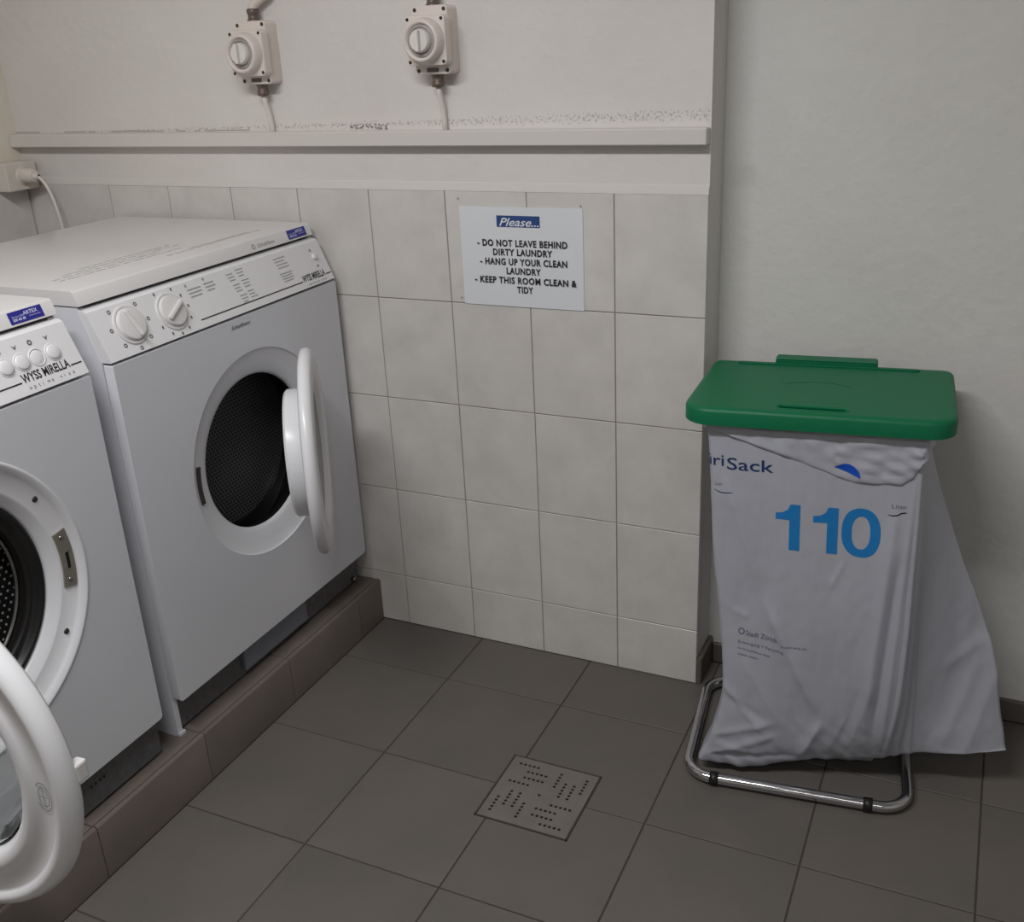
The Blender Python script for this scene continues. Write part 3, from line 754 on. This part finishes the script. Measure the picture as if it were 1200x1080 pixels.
# ------------------------------------------------------------------ notice on the tiles
SGW, SGH = 0.294, 0.221
sg = thing('notice_sheet', 'white laminated notice with black house rules stuck on the wall tiles', 'sign', (-0.417, -0.0016, 1.0165))
mb = MB()
nx = 12
vs = []; fs = []
for k, y in ((0, 0.0007), (1, -0.0006)):
    for j in range(2):
        for i in range(nx + 1):
            x = -SGW / 2 + SGW * i / nx
            vs.append((x, y - 0.0012 * (0.5 - 0.5 * cos(2 * pi * i / nx)) * (0.6 + 0.4 * j), (-SGH / 2, SGH / 2)[j]))
q = nx + 1
for i in range(nx):
    fs += [(i, i + 1, q + i + 1, q + i), (2 * q + i, 3 * q + i, 3 * q + i + 1, 2 * q + i + 1), (i, 2 * q + i, 2 * q + i + 1, i + 1), (q + i, q + i + 1, 3 * q + i + 1, 3 * q + i)]
fs += [(0, q, 3 * q, 2 * q), (nx, 2 * q + nx, 3 * q + nx, q + nx)]
mb.faces(vs, fs); mb.obj('sheet', M['paper'], sg, autosmooth=40)
sfn = lambda u, v: (u, -0.0026, v)
sx = lambda px: (px - 195) / 720 * SGW - SGW / 2          # zoomed sign coordinates, left edge to right edge
sz = lambda py: SGH / 2 - (py - 108) / 585 * SGH
mb = MB(); strip(mb, sx(420), sx(673), sz(222), sz(157), sfn); blk = mb.obj('heading_block', M['sign_blue'], sg)
mb = MB(); put_text(mb, 'Please...', sx(436), sz(216), 0.0175, lambda u, v: (u, -0.0030, v), width=sx(668) - sx(436), shear=0.35, bold=0.012); mb.obj('heading_lettering', M['paper'], blk)
mb = MB()
for txt, c, y, w in (('- DO NOT LEAVE BEHIND', 562, 329, 531), ('DIRTY LAUNDRY', 565, 382, 350), ('- HANG UP YOUR CLEAN', 566, 438, 516),
                     ('LAUNDRY', 568, 492, 204), ('- KEEP THIS ROOM CLEAN &', 573, 548, 606), ('TIDY', 573, 602, 96)):
    put_text(mb, txt, sx(c), sz(y) - 0.002, 0.0140, sfn, width=sx(195 + w) - sx(195), align='c', bold=0.034, space=1.12)
mb.obj('lettering', M['ink'], sg)
mb = MB()
for (px, py) in ((905, 97), (190, 68), (175, 660)):
    mb.faces([(sx(px) + 0.003 * cos(a), -0.0004 + 0.0012, sz(py) + 0.003 * sin(a)) for a in (0, 1, 2, 3, 4, 5)], [(0, 1, 2, 3, 4, 5)])
tag(mb.obj('tape_mark', M['ink_faint'], sg), kind='stuff')

# ------------------------------------------------------------------ floor drain
dc = ((DR[0] + DR[1]) / 2, (DR[2] + DR[3]) / 2)
dr = thing('drain_cover', 'square steel drain cover with dotted slots set in the floor tiles', 'drain', (dc[0], dc[1], 0))
S = (DR[1] - DR[0]) - 0.006
loops = [rect(-S / 2, S / 2, -S / 2, S / 2)]
pos = [(0.5, 0.5)]
for v, u0 in ((0.1, 0.11), (0.2, 0.24), (0.3, 0.24), (0.4, 0.11)):
    for k in range(5):
        u, w = u0 + k * 0.0525, v
        for _ in range(4):
            pos.append((u, w)); u, w = 1 - w, u
for u, v in pos:
    loops.append([((u - 0.5) * S + 0.0036 * cos(2 * pi * i / 10), (0.5 - v) * S + 0.0036 * sin(2 * pi * i / 10)) for i in range(10)][::-1])
me = plate2d(loops, 0.002); me.transform(Matrix.Translation((0, 0, -0.0008))); me.materials.append(M['drain']); link('grate', me, dr)
MB().box(-S / 2, S / 2, -S / 2, S / 2, -0.0021, -0.0019).obj('pit', M['hole'], dr)
mb = MB()
F = (DR[1] - DR[0]) / 2 + 0.001
for a in range(4):
    f = MB(); f.box(-F, F, F - 0.0028, F, -0.004, 0.0004); f.xf(Matrix.Rotation(a * pi / 2, 4, 'Z'))
    tmp = bpy.data.meshes.new('tmp'); f.bm.to_mesh(tmp); mb.bm.from_mesh(tmp); f.bm.free(); bpy.data.meshes.remove(tmp)
mb.obj('frame', M['floor_grout'], dr)

# ------------------------------------------------------------------ bag stand with green lid
BO, BR = (0.265, -0.15, 0.0), radians(6.5)
st = thing('bag_stand', 'chromed tube waste bag stand with a flat green plastic lid, by the wall recess', 'waste bin', BO, BR)
def loop3(w, y0, y1, z, r, n=8, xo=0):
    out = []
    for sx, yy, sy, a0 in ((1, y1, 1, 0), (-1, y1, 1, 90), (-1, y0, -1, 180), (1, y0, -1, 270)):
        for i in range(n + 1):
            a = radians(a0 + 90 * i / n); out.append((xo + sx * (w / 2 - r) + r * cos(a), yy - sy * r + r * sin(a), z))
    return out
frm = MB().tube(loop3(0.44, -0.172, 0.185, 0.0165, 0.055, xo=0.005), 0.0115, 14, closed=True).obj('base_frame', M['chrome'], st)
for x in (-0.155, 0.150):
    MB().lathe([(0.0118, -0.009), (0.0140, -0.009), (0.0140, 0.009), (0.0118, 0.009)], (x, -0.172, 0.0165), 'x', 20).obj('rubber_foot', M['black'], frm)
for sx in (-1, 1):
    MB().tube([(sx * 0.165, 0.185, 0.024), (sx * 0.165, 0.186, 0.10), (sx * 0.165, 0.186, 0.70), (sx * 0.165, 0.180, 0.768), (sx * 0.165, 0.165, 0.776), (sx * 0.165, 0.135, 0.7765)], 0.0095, 12).obj('upright', M['chrome'], st)
MB().tube(loop3(0.372, -0.097, 0.127, 0.7765, 0.045), 0.006, 12, closed=True).obj('bag_ring', M['chrome'], st)
# lid: tray with rolled edge
def lid_outline(k=0.0):
    out = []
    for sx, sy, x, y, r in ((1, 1, 0.243, 0.182, 0.022), (-1, 1, -0.226, 0.182, 0.022), (-1, -1, -0.243, -0.132, 0.050), (1, -1, 0.236, -0.132, 0.050)):
        a0 = {(1, 1): 0, (-1, 1): 90, (-1, -1): 180, (1, -1): 270}[(sx, sy)]
        for i in range(9):
            a = radians(a0 + 90 * i / 8)
            rr = max(r - k, 0.004)
            out.append((x - sx * r + rr * cos(a), y - sy * r + rr * sin(a)))
    return out
mb = MB()
rings = []
for k, z in ((0.004, 0.7875), (0.0, 0.7875), (0.0, 0.812), (0.002, 0.8165), (0.006, 0.8195), (0.011, 0.8205), (0.018, 0.8205)):
    rings.append([mb.bm.verts.new((p[0], p[1], z)) for p in lid_outline(k)])
inner = [mb.bm.verts.new((p[0], p[1], 0.8000)) for p in lid_outline(0.006)]
n = len(rings[0])
for A, B in zip(rings, rings[1:]):
    for i in range(n): mb.bm.faces.new((A[i], A[(i + 1) % n], B[(i + 1) % n], B[i]))
slot = rrect(0.119, 0.0150, 0.007, -0.012, -0.100)
pm = plate2d([[(v.co.x, v.co.y) for v in rings[-1]], slot[::-1]], 0.003); pm.transform(Matrix.Translation((0, 0, 0.8190))); mb.bm.from_mesh(pm); bpy.data.meshes.remove(pm)
for i in range(n): mb.bm.faces.new((inner[i], inner[(i + 1) % n], rings[0][(i + 1) % n], rings[0][i]))
mb.bm.faces.new(inner[::-1])
lid = mb.obj('lid', M['green'], st, autosmooth=40)
lid['label'] = 'green plastic lid with a raised grip slot'
# groove bar and hinge block along the back edge
mb = MB(); soft = rrect(0.352, 0.010, 0.004, 0.003, 0.160)
mb.prism(soft, lambda a, b: (a, b, 0.8200), lambda a, b: (a, b, 0.8235)); mb.obj('back_rib', M['green'], lid)
mb = MB(); hp = rrect(0.200, 0.040, 0.006, 0.001, 0.185)
mb.prism(hp, lambda a, b: (a, b, 0.7900), lambda a, b: (a, b, 0.8275)); mb.obj('hinge_block', M['green'], lid, autosmooth=40)
MB().box(-0.097, 0.099, 0.170, 0.203, 0.8272, 0.8300, 0.0012, 1).obj('hinge_strip', M['green'], lid)
# grip slot: raised oblong rim around a slit
mb = MB(); A = rrect(0.132, 0.026, 0.0125, -0.012, -0.100); B = rrect(0.125, 0.020, 0.0095, -0.012, -0.100); Cc = slot
L = [[mb.bm.verts.new((p[0], p[1], z)) for p in poly] for poly, z in ((A, 0.8203), (B, 0.8225), (Cc, 0.8203))]
for P_, Q_ in zip(L, L[1:]):
    for i in range(len(P_)): mb.bm.faces.new((P_[i], P_[(i + 1) % len(P_)], Q_[(i + 1) % len(P_)], Q_[i]))
mb.obj('grip_slot', M['green'], lid, autosmooth=40)
# faint moulded arc mark on the lid
mb = MB()
for r0, r1 in ((0.068, 0.0715),):
    for i in range(24):
        a, b = radians(25 + i * 130 / 24), radians(25 + (i + 1) * 130 / 24)
        pts = [(r * cos(t) - 0.01, 0.6 * r * sin(t) + 0.015) for r, t in ((r0, a), (r1, a), (r1, b), (r0, b))]
        mb.prism(pts, lambda u, v: (u, v, 0.8203), lambda u, v: (u, v, 0.8211))
mb.obj('moulded_mark', M['green'], lid)

# ------------------------------------------------------------------ waste bag
# one closed outline per level, corners: front-left, front-right, fold, flap tip, back-right, back-left
LV_ = [  # k, z at (fl, fr, fold, tip, br, bl), corners
    (0.00, (.783,) * 6, (-.203, -.106), (.186, -.108), (.199, -.070), (.201, .010), (.188, .128), (-.203, .128)),
    (0.10, (.705, .705, .705, .70, .70, .70), (-.194, -.110), (.187, -.113), (.192, -.070), (.210, .005), (.180, .120), (-.192, .120)),
    (0.33, (.525, .525, .52, .52, .52, .52), (-.182, -.119), (.188, -.124), (.200, -.070), (.277, .000), (.165, .105), (-.176, .110)),
    (0.55, (.35, .355, .35, .35, .35, .35), (-.161, -.128), (.189, -.133), (.210, -.075), (.346, -.005), (.155, .095), (-.160, .100)),
    (0.74, (.20, .215, .21, .20, .2, .2), (-.150, -.134), (.186, -.130), (.218, -.080), (.377, -.015), (.155, .090), (-.150, .095)),
    (0.87, (.10, .130, .14, .148, .11, .10), (-.172, -.140), (.178, -.115), (.222, -.085), (.390, -.020), (.150, .080), (-.160, .085)),
    (0.96, (.046, .075, .094, .113, .07, .05), (-.194, -.142), (.172, -.090), (.226, -.080), (.398, -.025), (.130, .060), (-.165, .070)),
    (1.00, (.034, .057, .085, .107, .06, .04), (-.197, -.140), (.168, -.074), (.229, -.074), (.402, -.028), (.110, .040), (-.170, .060)),
]
def cr(p0, p1, p2, p3, t):
    return 0.5 * ((2 * p1) + (-p0 + p2) * t + (2 * p0 - 5 * p1 + 4 * p2 - p3) * t * t + (-p0 + 3 * p1 - 3 * p2 + p3) * t ** 3)
def level(k):
    i = 0
    while i < len(LV_) - 2 and LV_[i + 1][0] < k: i += 1
    t = (k - LV_[i][0]) / (LV_[i + 1][0] - LV_[i][0])
    ids = [max(i - 1, 0), i, i + 1, min(i + 2, len(LV_) - 1)]
    out = []
    for c in range(6):
        P = [Vector((*LV_[j][2 + c], LV_[j][1][c])) for j in ids]
        out.append(cr(*P, t))
    return out
SEG = (110, 26, 44, 50, 80, 46)
NS = sum(SEG); NR = 120
creases = [((-.158, .675), (-.082, .44), .0060, .013), ((-.082, .44), (.048, .17), .0085, .014), ((.05, .17), (.008, .055), .009, .012),
           ((.150, .66), (.128, .15), .0075, .015), ((.176, .69), (.165, .10), .0050, .007), ((.163, .55), (.146, .12), -.0060, .008),
           ((-.190, .045), (-.03, .120), .006, .009), ((-.175, .10), (-.035, .150), .005, .008), ((-.150, .205), (-.055, .150), -.004, .007),
           ((-.148, .23), (-.06, .115), .005, .008), ((-.185, .052), (.01, .060), -.005, .008), ((-.165, .085), (-.06, .060), .004, .006),
           ((-.14, .40), (-.10, .385), .0025, .005), ((.066, .53), (.045, .47), .003, .004), ((-.02, .62), (.02, .30), .0025, .03),
           ((.145, .30), (.10, .09), .002, .008), ((.120, .28), (.085, .10), -.0015, .008), ((.10, .20), (.06, .075), .0015, .006), ((-.12, .30), (-.02, .13), .003, .012)]
flapc = [((.97, .36), (.36, .055), .009, .014), ((.95, .345), (.5, .28), .004, .012), ((.25, .70), (.35, .12), .004, .05), ((.10, .70), (.16, .10), .004, .05),
         ((.60, .10), (.45, .06), .003, .02)]
def dseg(p, a, b):
    d = (b[0] - a[0], b[1] - a[1]); L2 = d[0] ** 2 + d[1] ** 2
    t = ((p[0] - a[0]) * d[0] + (p[1] - a[1]) * d[1]) / L2
    tc = min(1, max(0, t)); q = (a[0] + d[0] * tc, a[1] + d[1] * tc)
    e = math.hypot(p[0] - q[0], p[1] - q[1])
    fade = min(1.0, 4 * min(tc, 1 - tc) + 0.15)
    return e, fade
grid = []
for r in range(NR + 1):
    k = r / NR
    C6 = level(k)
    ring = []; tags = []
    for c in range(6):
        a, b = C6[c], C6[(c + 1) % 6]
        for i in range(SEG[c]):
            f = i / SEG[c]; ring.append(a.lerp(b, f)); tags.append((c, f))
    # round the corners (less at the flap tip)
    for it in range(14):
        nr = []
        for i in range(NS):
            p = ring[i]; q = (ring[i - 1] + ring[(i + 1) % NS]) * 0.5
            c, f = tags[i]
            near_tip = (c == 2 and f > 0.75) or (c == 3 and f < 0.2)
            w = 0.04 if near_tip else 0.5
            nr.append(p.lerp(q, w))
        ring = nr
    # the front bottom edge sags between the corners
    if k > 0.8:
        s_ = (k - 0.8) / 0.2
        for i in range(NS):
            c, f = tags[i]
            if c == 0: ring[i].z -= s_ * 0.020 * math.exp(-((f - 0.30) / 0.22) ** 2); 
    out = []
    for i in range(NS):
        p = ring[i]; t = ring[(i + 1) % NS] - ring[i - 1]
        nrm = Vector((t.y, -t.x, 0)); nrm = nrm.normalized() if nrm.length > 1e-9 else Vector((0, -1, 0))
        c, f = tags[i]
        d = 0.0
        env = min(1.0, 0.25 + k * 2.2)
        d += env * 0.0040 * noise.noise(Vector((p.x * 9, p.y * 9, p.z * 3.2)))
        d += env * 0.0016 * noise.noise(Vector((p.x * 30 + 5, p.y * 30, p.z * 9)))
        d += 0.0007 * noise.noise(Vector((p.x * 70, p.y * 70 + 3, p.z * 40)))
        if c == 0:
            for a, b, am, w in creases:
                e, fd = dseg((p.x, p.z), a, b)
                if e < 5 * w: d += am * fd * math.exp(-(e / w) ** 1.3)
            if k > 0.75: d += 0.004 * (k - 0.75) / 0.25 * noise.noise(Vector((p.x * 45 + p.z * 30, p.z * 22, 2.0)))
        if c in (1, 2):
            g_ = (f * 0.25 if c == 1 else 0.25 + 0.75 * f)
            for a, b, am, w in flapc:
                e, fd = dseg((g_ * 0.16, p.z), (a[0] * 0.16, a[1]), (b[0] * 0.16, b[1]))
                if e < 5 * w: d += am * fd * math.exp(-(e / w) ** 1.3)
            # the film below the long crease tips outwards
            gx = g_ * 0.16
            below = (0.055 + (gx / 0.16 - 0.36) / 0.61 * 0.305) - p.z
            if below > 0 and g_ > 0.3: d += 0.19 * min(below, 0.10) * min(1, (g_ - 0.3) / 0.2)
            # vertical pleats where the film gathers beside the front face
            if c == 1: d += 0.0020 * sin(f * 15 + p.z * 4) * min(1, k * 3)
        if r == 0: d = 0
        out.append(p + nrm * d)
    grid.append(out)
mb = MB()
V = [[mb.bm.verts.new(p) for p in row] for row in grid]
for r in range(NR):
    for i in range(NS):
        j = (i + 1) % NS
        q = mb.bm.faces.new((V[r][i], V[r][j], V[r + 1][j], V[r + 1][i])); q.smooth = True
# bottom closes to a welded seam
prev = V[-1]
for k in (0.35, 0.7, 0.985):
    row = []
    for i in range(NS):
        p = grid[-1][i]; tgt = Vector((p.x * (1 - 0.1 * k), -0.045, max(0.026, p.z * 0.6)))
        if p.x > 0.16:
            m_ = min(1, (p.x - 0.16) / 0.04); t2 = Vector((p.x * 0.97, 0.02 + 0.25 * p.y, p.z + 0.012)); tgt = tgt.lerp(t2, m_)
        row.append(mb.bm.verts.new(p.lerp(tgt, k) + Vector((0, 0, -0.008 * sin(pi * k) if p.z > 0.04 and p.x < 0.16 else 0))))
    for i in range(NS):
        j = (i + 1) % NS
        q = mb.bm.faces.new((prev[i], prev[j], row[j], row[i])); q.smooth = True
    prev = row
mb.bm.faces.new(prev[::-1])
bag = mb.obj('waste_bag', M['bag'], None)
bag.location = BO; bag.rotation_euler = (0, 0, BR)
tag(bag, 'white plastic waste bag printed with a blue 110 hanging under the green lid', 'bag')

# arc-length chart of the front for the print
def bag_point(a, z, h=0.0007):
    """a: distance along the film from the middle of the front, z: height"""
    mid = SEG[0] // 2
    def zr(r): return grid[r][mid].z
    r = 0
    while r < NR - 1 and zr(r + 1) > z: r += 1
    t = (zr(r) - z) / max(1e-6, zr(r) - zr(r + 1)); t = min(1, max(0, t))
    def along(row):
        i = mid; s = 0.0; stp = 1 if a >= 0 else -1
        while True:
            p, q = row[i % NS], row[(i + stp) % NS]
            d = (q - p).length
            if s + d >= abs(a): return p.lerp(q, (abs(a) - s) / max(d, 1e-9)), q - p
            s += d; i += stp
    p, tp = along(grid[r]); q, tq = along(grid[r + 1])
    P_ = p.lerp(q, t); tt = tp if a >= 0 else -tp
    n_ = Vector((tt.y, -tt.x, 0)).normalized()
    return P_ + n_ * h
def refine(vs, fs, step):
    """cut flat polygons on a grid so that they can follow the film"""
    bm = bmesh.new(); vv = [bm.verts.new((v[0], v[1], 0)) for v in vs]
    for f in fs:
        try: bm.faces.new([vv[i] for i in f])
        except ValueError: pass
    x0, x1 = min(v[0] for v in vs), max(v[0] for v in vs); y0, y1 = min(v[1] for v in vs), max(v[1] for v in vs)
    for ax, a, b in ((0, x0, x1), (1, y0, y1)):
        x = a + step * 0.5
        while x < b:
            co = (x, 0, 0) if ax == 0 else (0, x, 0); no = (1, 0, 0) if ax == 0 else (0, 1, 0)
            bmesh.ops.bisect_plane(bm, geom=bm.verts[:] + bm.edges[:] + bm.faces[:], plane_co=co, plane_no=no); x += step
    bm.verts.index_update()
    o = ([(v.co.x, v.co.y) for v in bm.verts], [tuple(v.index for v in f.verts) for f in bm.faces]); bm.free(); return o
X0 = -0.0075          # chart origin in local x
def bag_print(name, vs, fs, m, step=0.006):
    vs, fs = refine(vs, fs, step)
    mb = MB(); mb.faces([bag_point(v[0] - X0, v[1]) for v in vs], fs, True)
    me = mb.mesh(name, m); return link(name, me, bag)
def bag_text(name, body, x, z, h, m, width=None, slope=0.0, **kw):
    vs, fs = text2d(body, **kw); w = max(v[0] for v in vs); s_ = width / w if width else h
    return bag_print(name, [(x + v[0] * s_, z + v[1] * h + slope * v[0] * s_) for v in vs], fs, m, max(0.003, h / 6))
# big 110
def one(x, z, h):
    w = 0.30 * h
    pts = [(x + w * 1.62, z), (x + w * 1.62, z + h), (x + w * 0.98, z + h), (x + w * 0.80, z + h * 0.88), (x + w * 0.45, z + h * 0.81), (x, z + h * 0.79), (x, z + h * 0.655), (x + w * 0.92, z + h * 0.655), (x + w * 0.92, z)]
    return pts[::-1], [tuple(range(len(pts)))]
H1, Z1, X1 = 0.094, 0.543, -0.0715
for xx in (X1, X1 + 0.0685):
    v, f = one(xx, Z1 - 0.001, H1 * 0.985); bag_print('number', v, f, M['ink_110'], 0.008)
vs = []; n = 48; cx_, cy_ = X1 + 0.1545, Z1 + H1 / 2
for k, (ra, rb) in enumerate(((0.0345, 0.0485), (0.0165, 0.0325))):
    for i in range(n):
        t = 2 * pi * i / n; e = 2 / 2.3
        vs.append((cx_ + ra * math.copysign(abs(cos(t)) ** e, cos(t)), cy_ + rb * math.copysign(abs(sin(t)) ** e, sin(t))))
bag_print('number', vs, [(i, (i + 1) % n, n + (i + 1) % n, n + i) for i in range(n)], M['ink_110'], 0.008)
bag_text('bag_lettering', 'Züri', -0.235, 0.700, 0.023, M['ink_blue'], width=0.066, bold=0.006)
bag_text('bag_lettering', 'Sack', -0.163, 0.694, 0.0235, M['ink_blue'], width=0.086, bold=0.006)
bag_text('bag_small_print', 'Liter', 0.134, 0.6455, 0.0085, M['ink_slate'], width=0.026)
bag_text('bag_small_print', 'Liter', -0.186, 0.660, 0.0065, M['ink_slate'], width=0.014)
def stroke(pts, w):
    vs = []; n = len(pts)
    for i in range(n):
        a, b = pts[max(i - 1, 0)], pts[min(i + 1, n - 1)]; d = math.hypot(b[0] - a[0], b[1] - a[1]); nx_, ny_ = -(b[1] - a[1]) / d, (b[0] - a[0]) / d
        ww = w * (0.5 if i in (0, n - 1) else 1)
        vs += [(pts[i][0] + nx_ * ww, pts[i][1] + ny_ * ww), (pts[i][0] - nx_ * ww, pts[i][1] - ny_ * ww)]
    return vs, [(2 * i, 2 * i + 1, 2 * i + 3, 2 * i + 2) for i in range(n - 1)]
v, f = stroke([(.128, .632), (.136, .631), (.144, .633), (.150, .637), (.157, .6385), (.160, .6385)], .0011); bag_print('bag_underline', v, f, M['ink'])
v, f = stroke([(-.187, .651), (-.180, .6475), (-.170, .646), (-.160, .647), (-.152, .648)], .0009); bag_print('bag_underline', v, f, M['ink_blue'])
bag_text('bag_small_print', 'Stadt Zürich', -0.132, 0.3475, 0.011, M['ink_slate'], width=0.062, slope=-0.10, bold=0.012)
bag_text('bag_small_print', 'Entsorgung + Recycling', -0.146, 0.330, 0.0062, M['ink_slate'], width=0.088, slope=-0.14)
bag_text('bag_small_print', 'www.erz.ch', -0.064, 0.3335, 0.0060, M['ink_slate'], width=0.052, slope=-0.05)
bag_text('bag_small_print', 'nur für brennbaren Abfall', -0.147, 0.317, 0.0050, M['ink_slate'], width=0.062, slope=-0.2)
bag_text('bag_small_print', 'Gebühr bezahlt', -0.147, 0.304, 0.0045, M['ink_slate'], width=0.040, slope=-0.2)
vs = [(-0.1405 + 0.0065 * cos(t * pi / 8), 0.3555 + 0.0075 * sin(t * pi / 8)) for t in range(16)] + [(-0.1405 + 0.004 * cos(t * pi / 8), 0.3555 + 0.0045 * sin(t * pi / 8)) for t in range(16)]
bag_print('bag_crest', vs, [(i, (i + 1) % 16, 16 + (i + 1) % 16, 16 + i) for i in range(16)], M['ink_slate'], 0.004)
# cuff: the mouth of the bag turned over the ring
def cuff_low(i):
    c, f = i
    if c == 0:
        x = -0.203 + 0.389 * f
        pts = [(-.203, .772), (-.17, .765), (-.13, .752), (-.095, .741), (-.04, .724), (.01, .709), (.05, .694), (.07, .689), (.11, .6905), (.15, .693), (.17, .708), (.186, .735)]
        for (a, b), (c2, d) in zip(pts, pts[1:]):
            if a <= x <= c2 + 1e-9: return b + (d - b) * (x - a) / (c2 - a)
        return .735
    if c == 1: return .735 + 0.01 * f
    if c == 2: return .745 - 0.02 * f
    if c == 3: return .725
    if c == 4: return .725
    return .725 + 0.045 * f
tags = [(c, i / SEG[c]) for c in range(6) for i in range(SEG[c])]
mb = MB(); NC = 14; rows = []
for r in range(NC + 1):
    row = []
    for i in range(NS):
        zl = cuff_low(tags[i]); z = .7835 + (zl - .7835) * r / NC
        # film position at that height
        rr = 0
        while rr < NR - 1 and grid[rr + 1][i].z > z: rr += 1
        p = grid[rr][i]; t = grid[rr][(i + 1) % NS] - grid[rr][i - 1]; nrm = Vector((t.y, -t.x, 0)).normalized()
        off = 0.0016 + 0.0042 * sin(min(1, r / 3) * pi / 2)
        c, f = tags[i]
        wr = noise.noise(Vector((p.x * 26, p.y * 26 + 9, z * 40))) * 0.0042 * min(1, r / 4)
        wr += noise.noise(Vector((p.x * 60 + z * 40, p.y * 40, z * 60))) * 0.0015 * min(1, r / 4)
        if c == 0 and f > 0.6: wr += 0.0040 * sin(z * 260 + p.x * 40) * noise.noise(Vector((p.x * 18, 4.2, z * 10))) * 2 * min(1, r / 4)
        if r == NC: off -= 0.0025; wr *= 0.5
        q = p + nrm * (off + max(wr, -0.0028)); q.z = z
        row.append(mb.bm.verts.new(q))
    rows.append(row)
for A, B in zip(rows, rows[1:]):
    for i in range(NS):
        j = (i + 1) % NS
        q = mb.bm.faces.new((A[i], A[j], B[j], B[i])); q.smooth = True
cuff = mb.obj('cuff', M['bag'], bag)
from mathutils.bvhtree import BVHTree
bvh = BVHTree.FromPolygons([v.co for v in cuff.data.vertices], [tuple(p.vertices) for p in cuff.data.polygons])
vs = [(.034, .7165), (.046, .7125), (.062, .7065), (.081, .6985), (.0805, .705), (.076, .714), (.069, .7205), (.060, .7245), (.050, .7245), (.041, .7205)]
vs, fs = refine(vs, [tuple(range(len(vs)))], 0.004)
P_ = []
for v in vs:
    hit = bvh.ray_cast(Vector((v[0], -1, v[1])), Vector((0, 1, 0)))[0]
    P_.append((v[0], (hit.y if hit else -.13) - 0.0008, v[1]))
mb = MB(); mb.faces(P_, fs, True); mb.obj('bag_mark', M['ink_royal'], cuff)
cuff['label'] = 'crumpled turned-over mouth of the bag'

# ------------------------------------------------------------------ ceiling lamp and added fill lamp
em = bpy.data.materials.new('lit_tube'); em.use_nodes = True
em.node_tree.nodes['Principled BSDF'].inputs['Emission Color'].default_value = (1, .99, .98, 1); em.node_tree.nodes['Principled BSDF'].inputs['Emission Strength'].default_value = 2.0
for P_, lab in ((LAMP, 'long fluorescent lamp on the ceiling in front of the tiled wall'), (FILL_LAMP, 'added fill lamp on the ceiling, out of view behind the camera')):
    lm = thing('ceiling_or_fill_lamp', lab, 'lamp', (P_[0], P_[1], ZC), 0, 'ceiling lamps')
    MB().box(-0.64, 0.64, -0.05, 0.05, -0.03, -0.0005, 0.004, 1).obj('housing', M['white'], lm)
    MB().lathe([(0.013, -0.6), (0.013, 0.6)], (0, 0, -0.048), 'x', 16, cap0=True, cap1=True).obj('tube', em, lm)
bpy.context.view_layer.update()
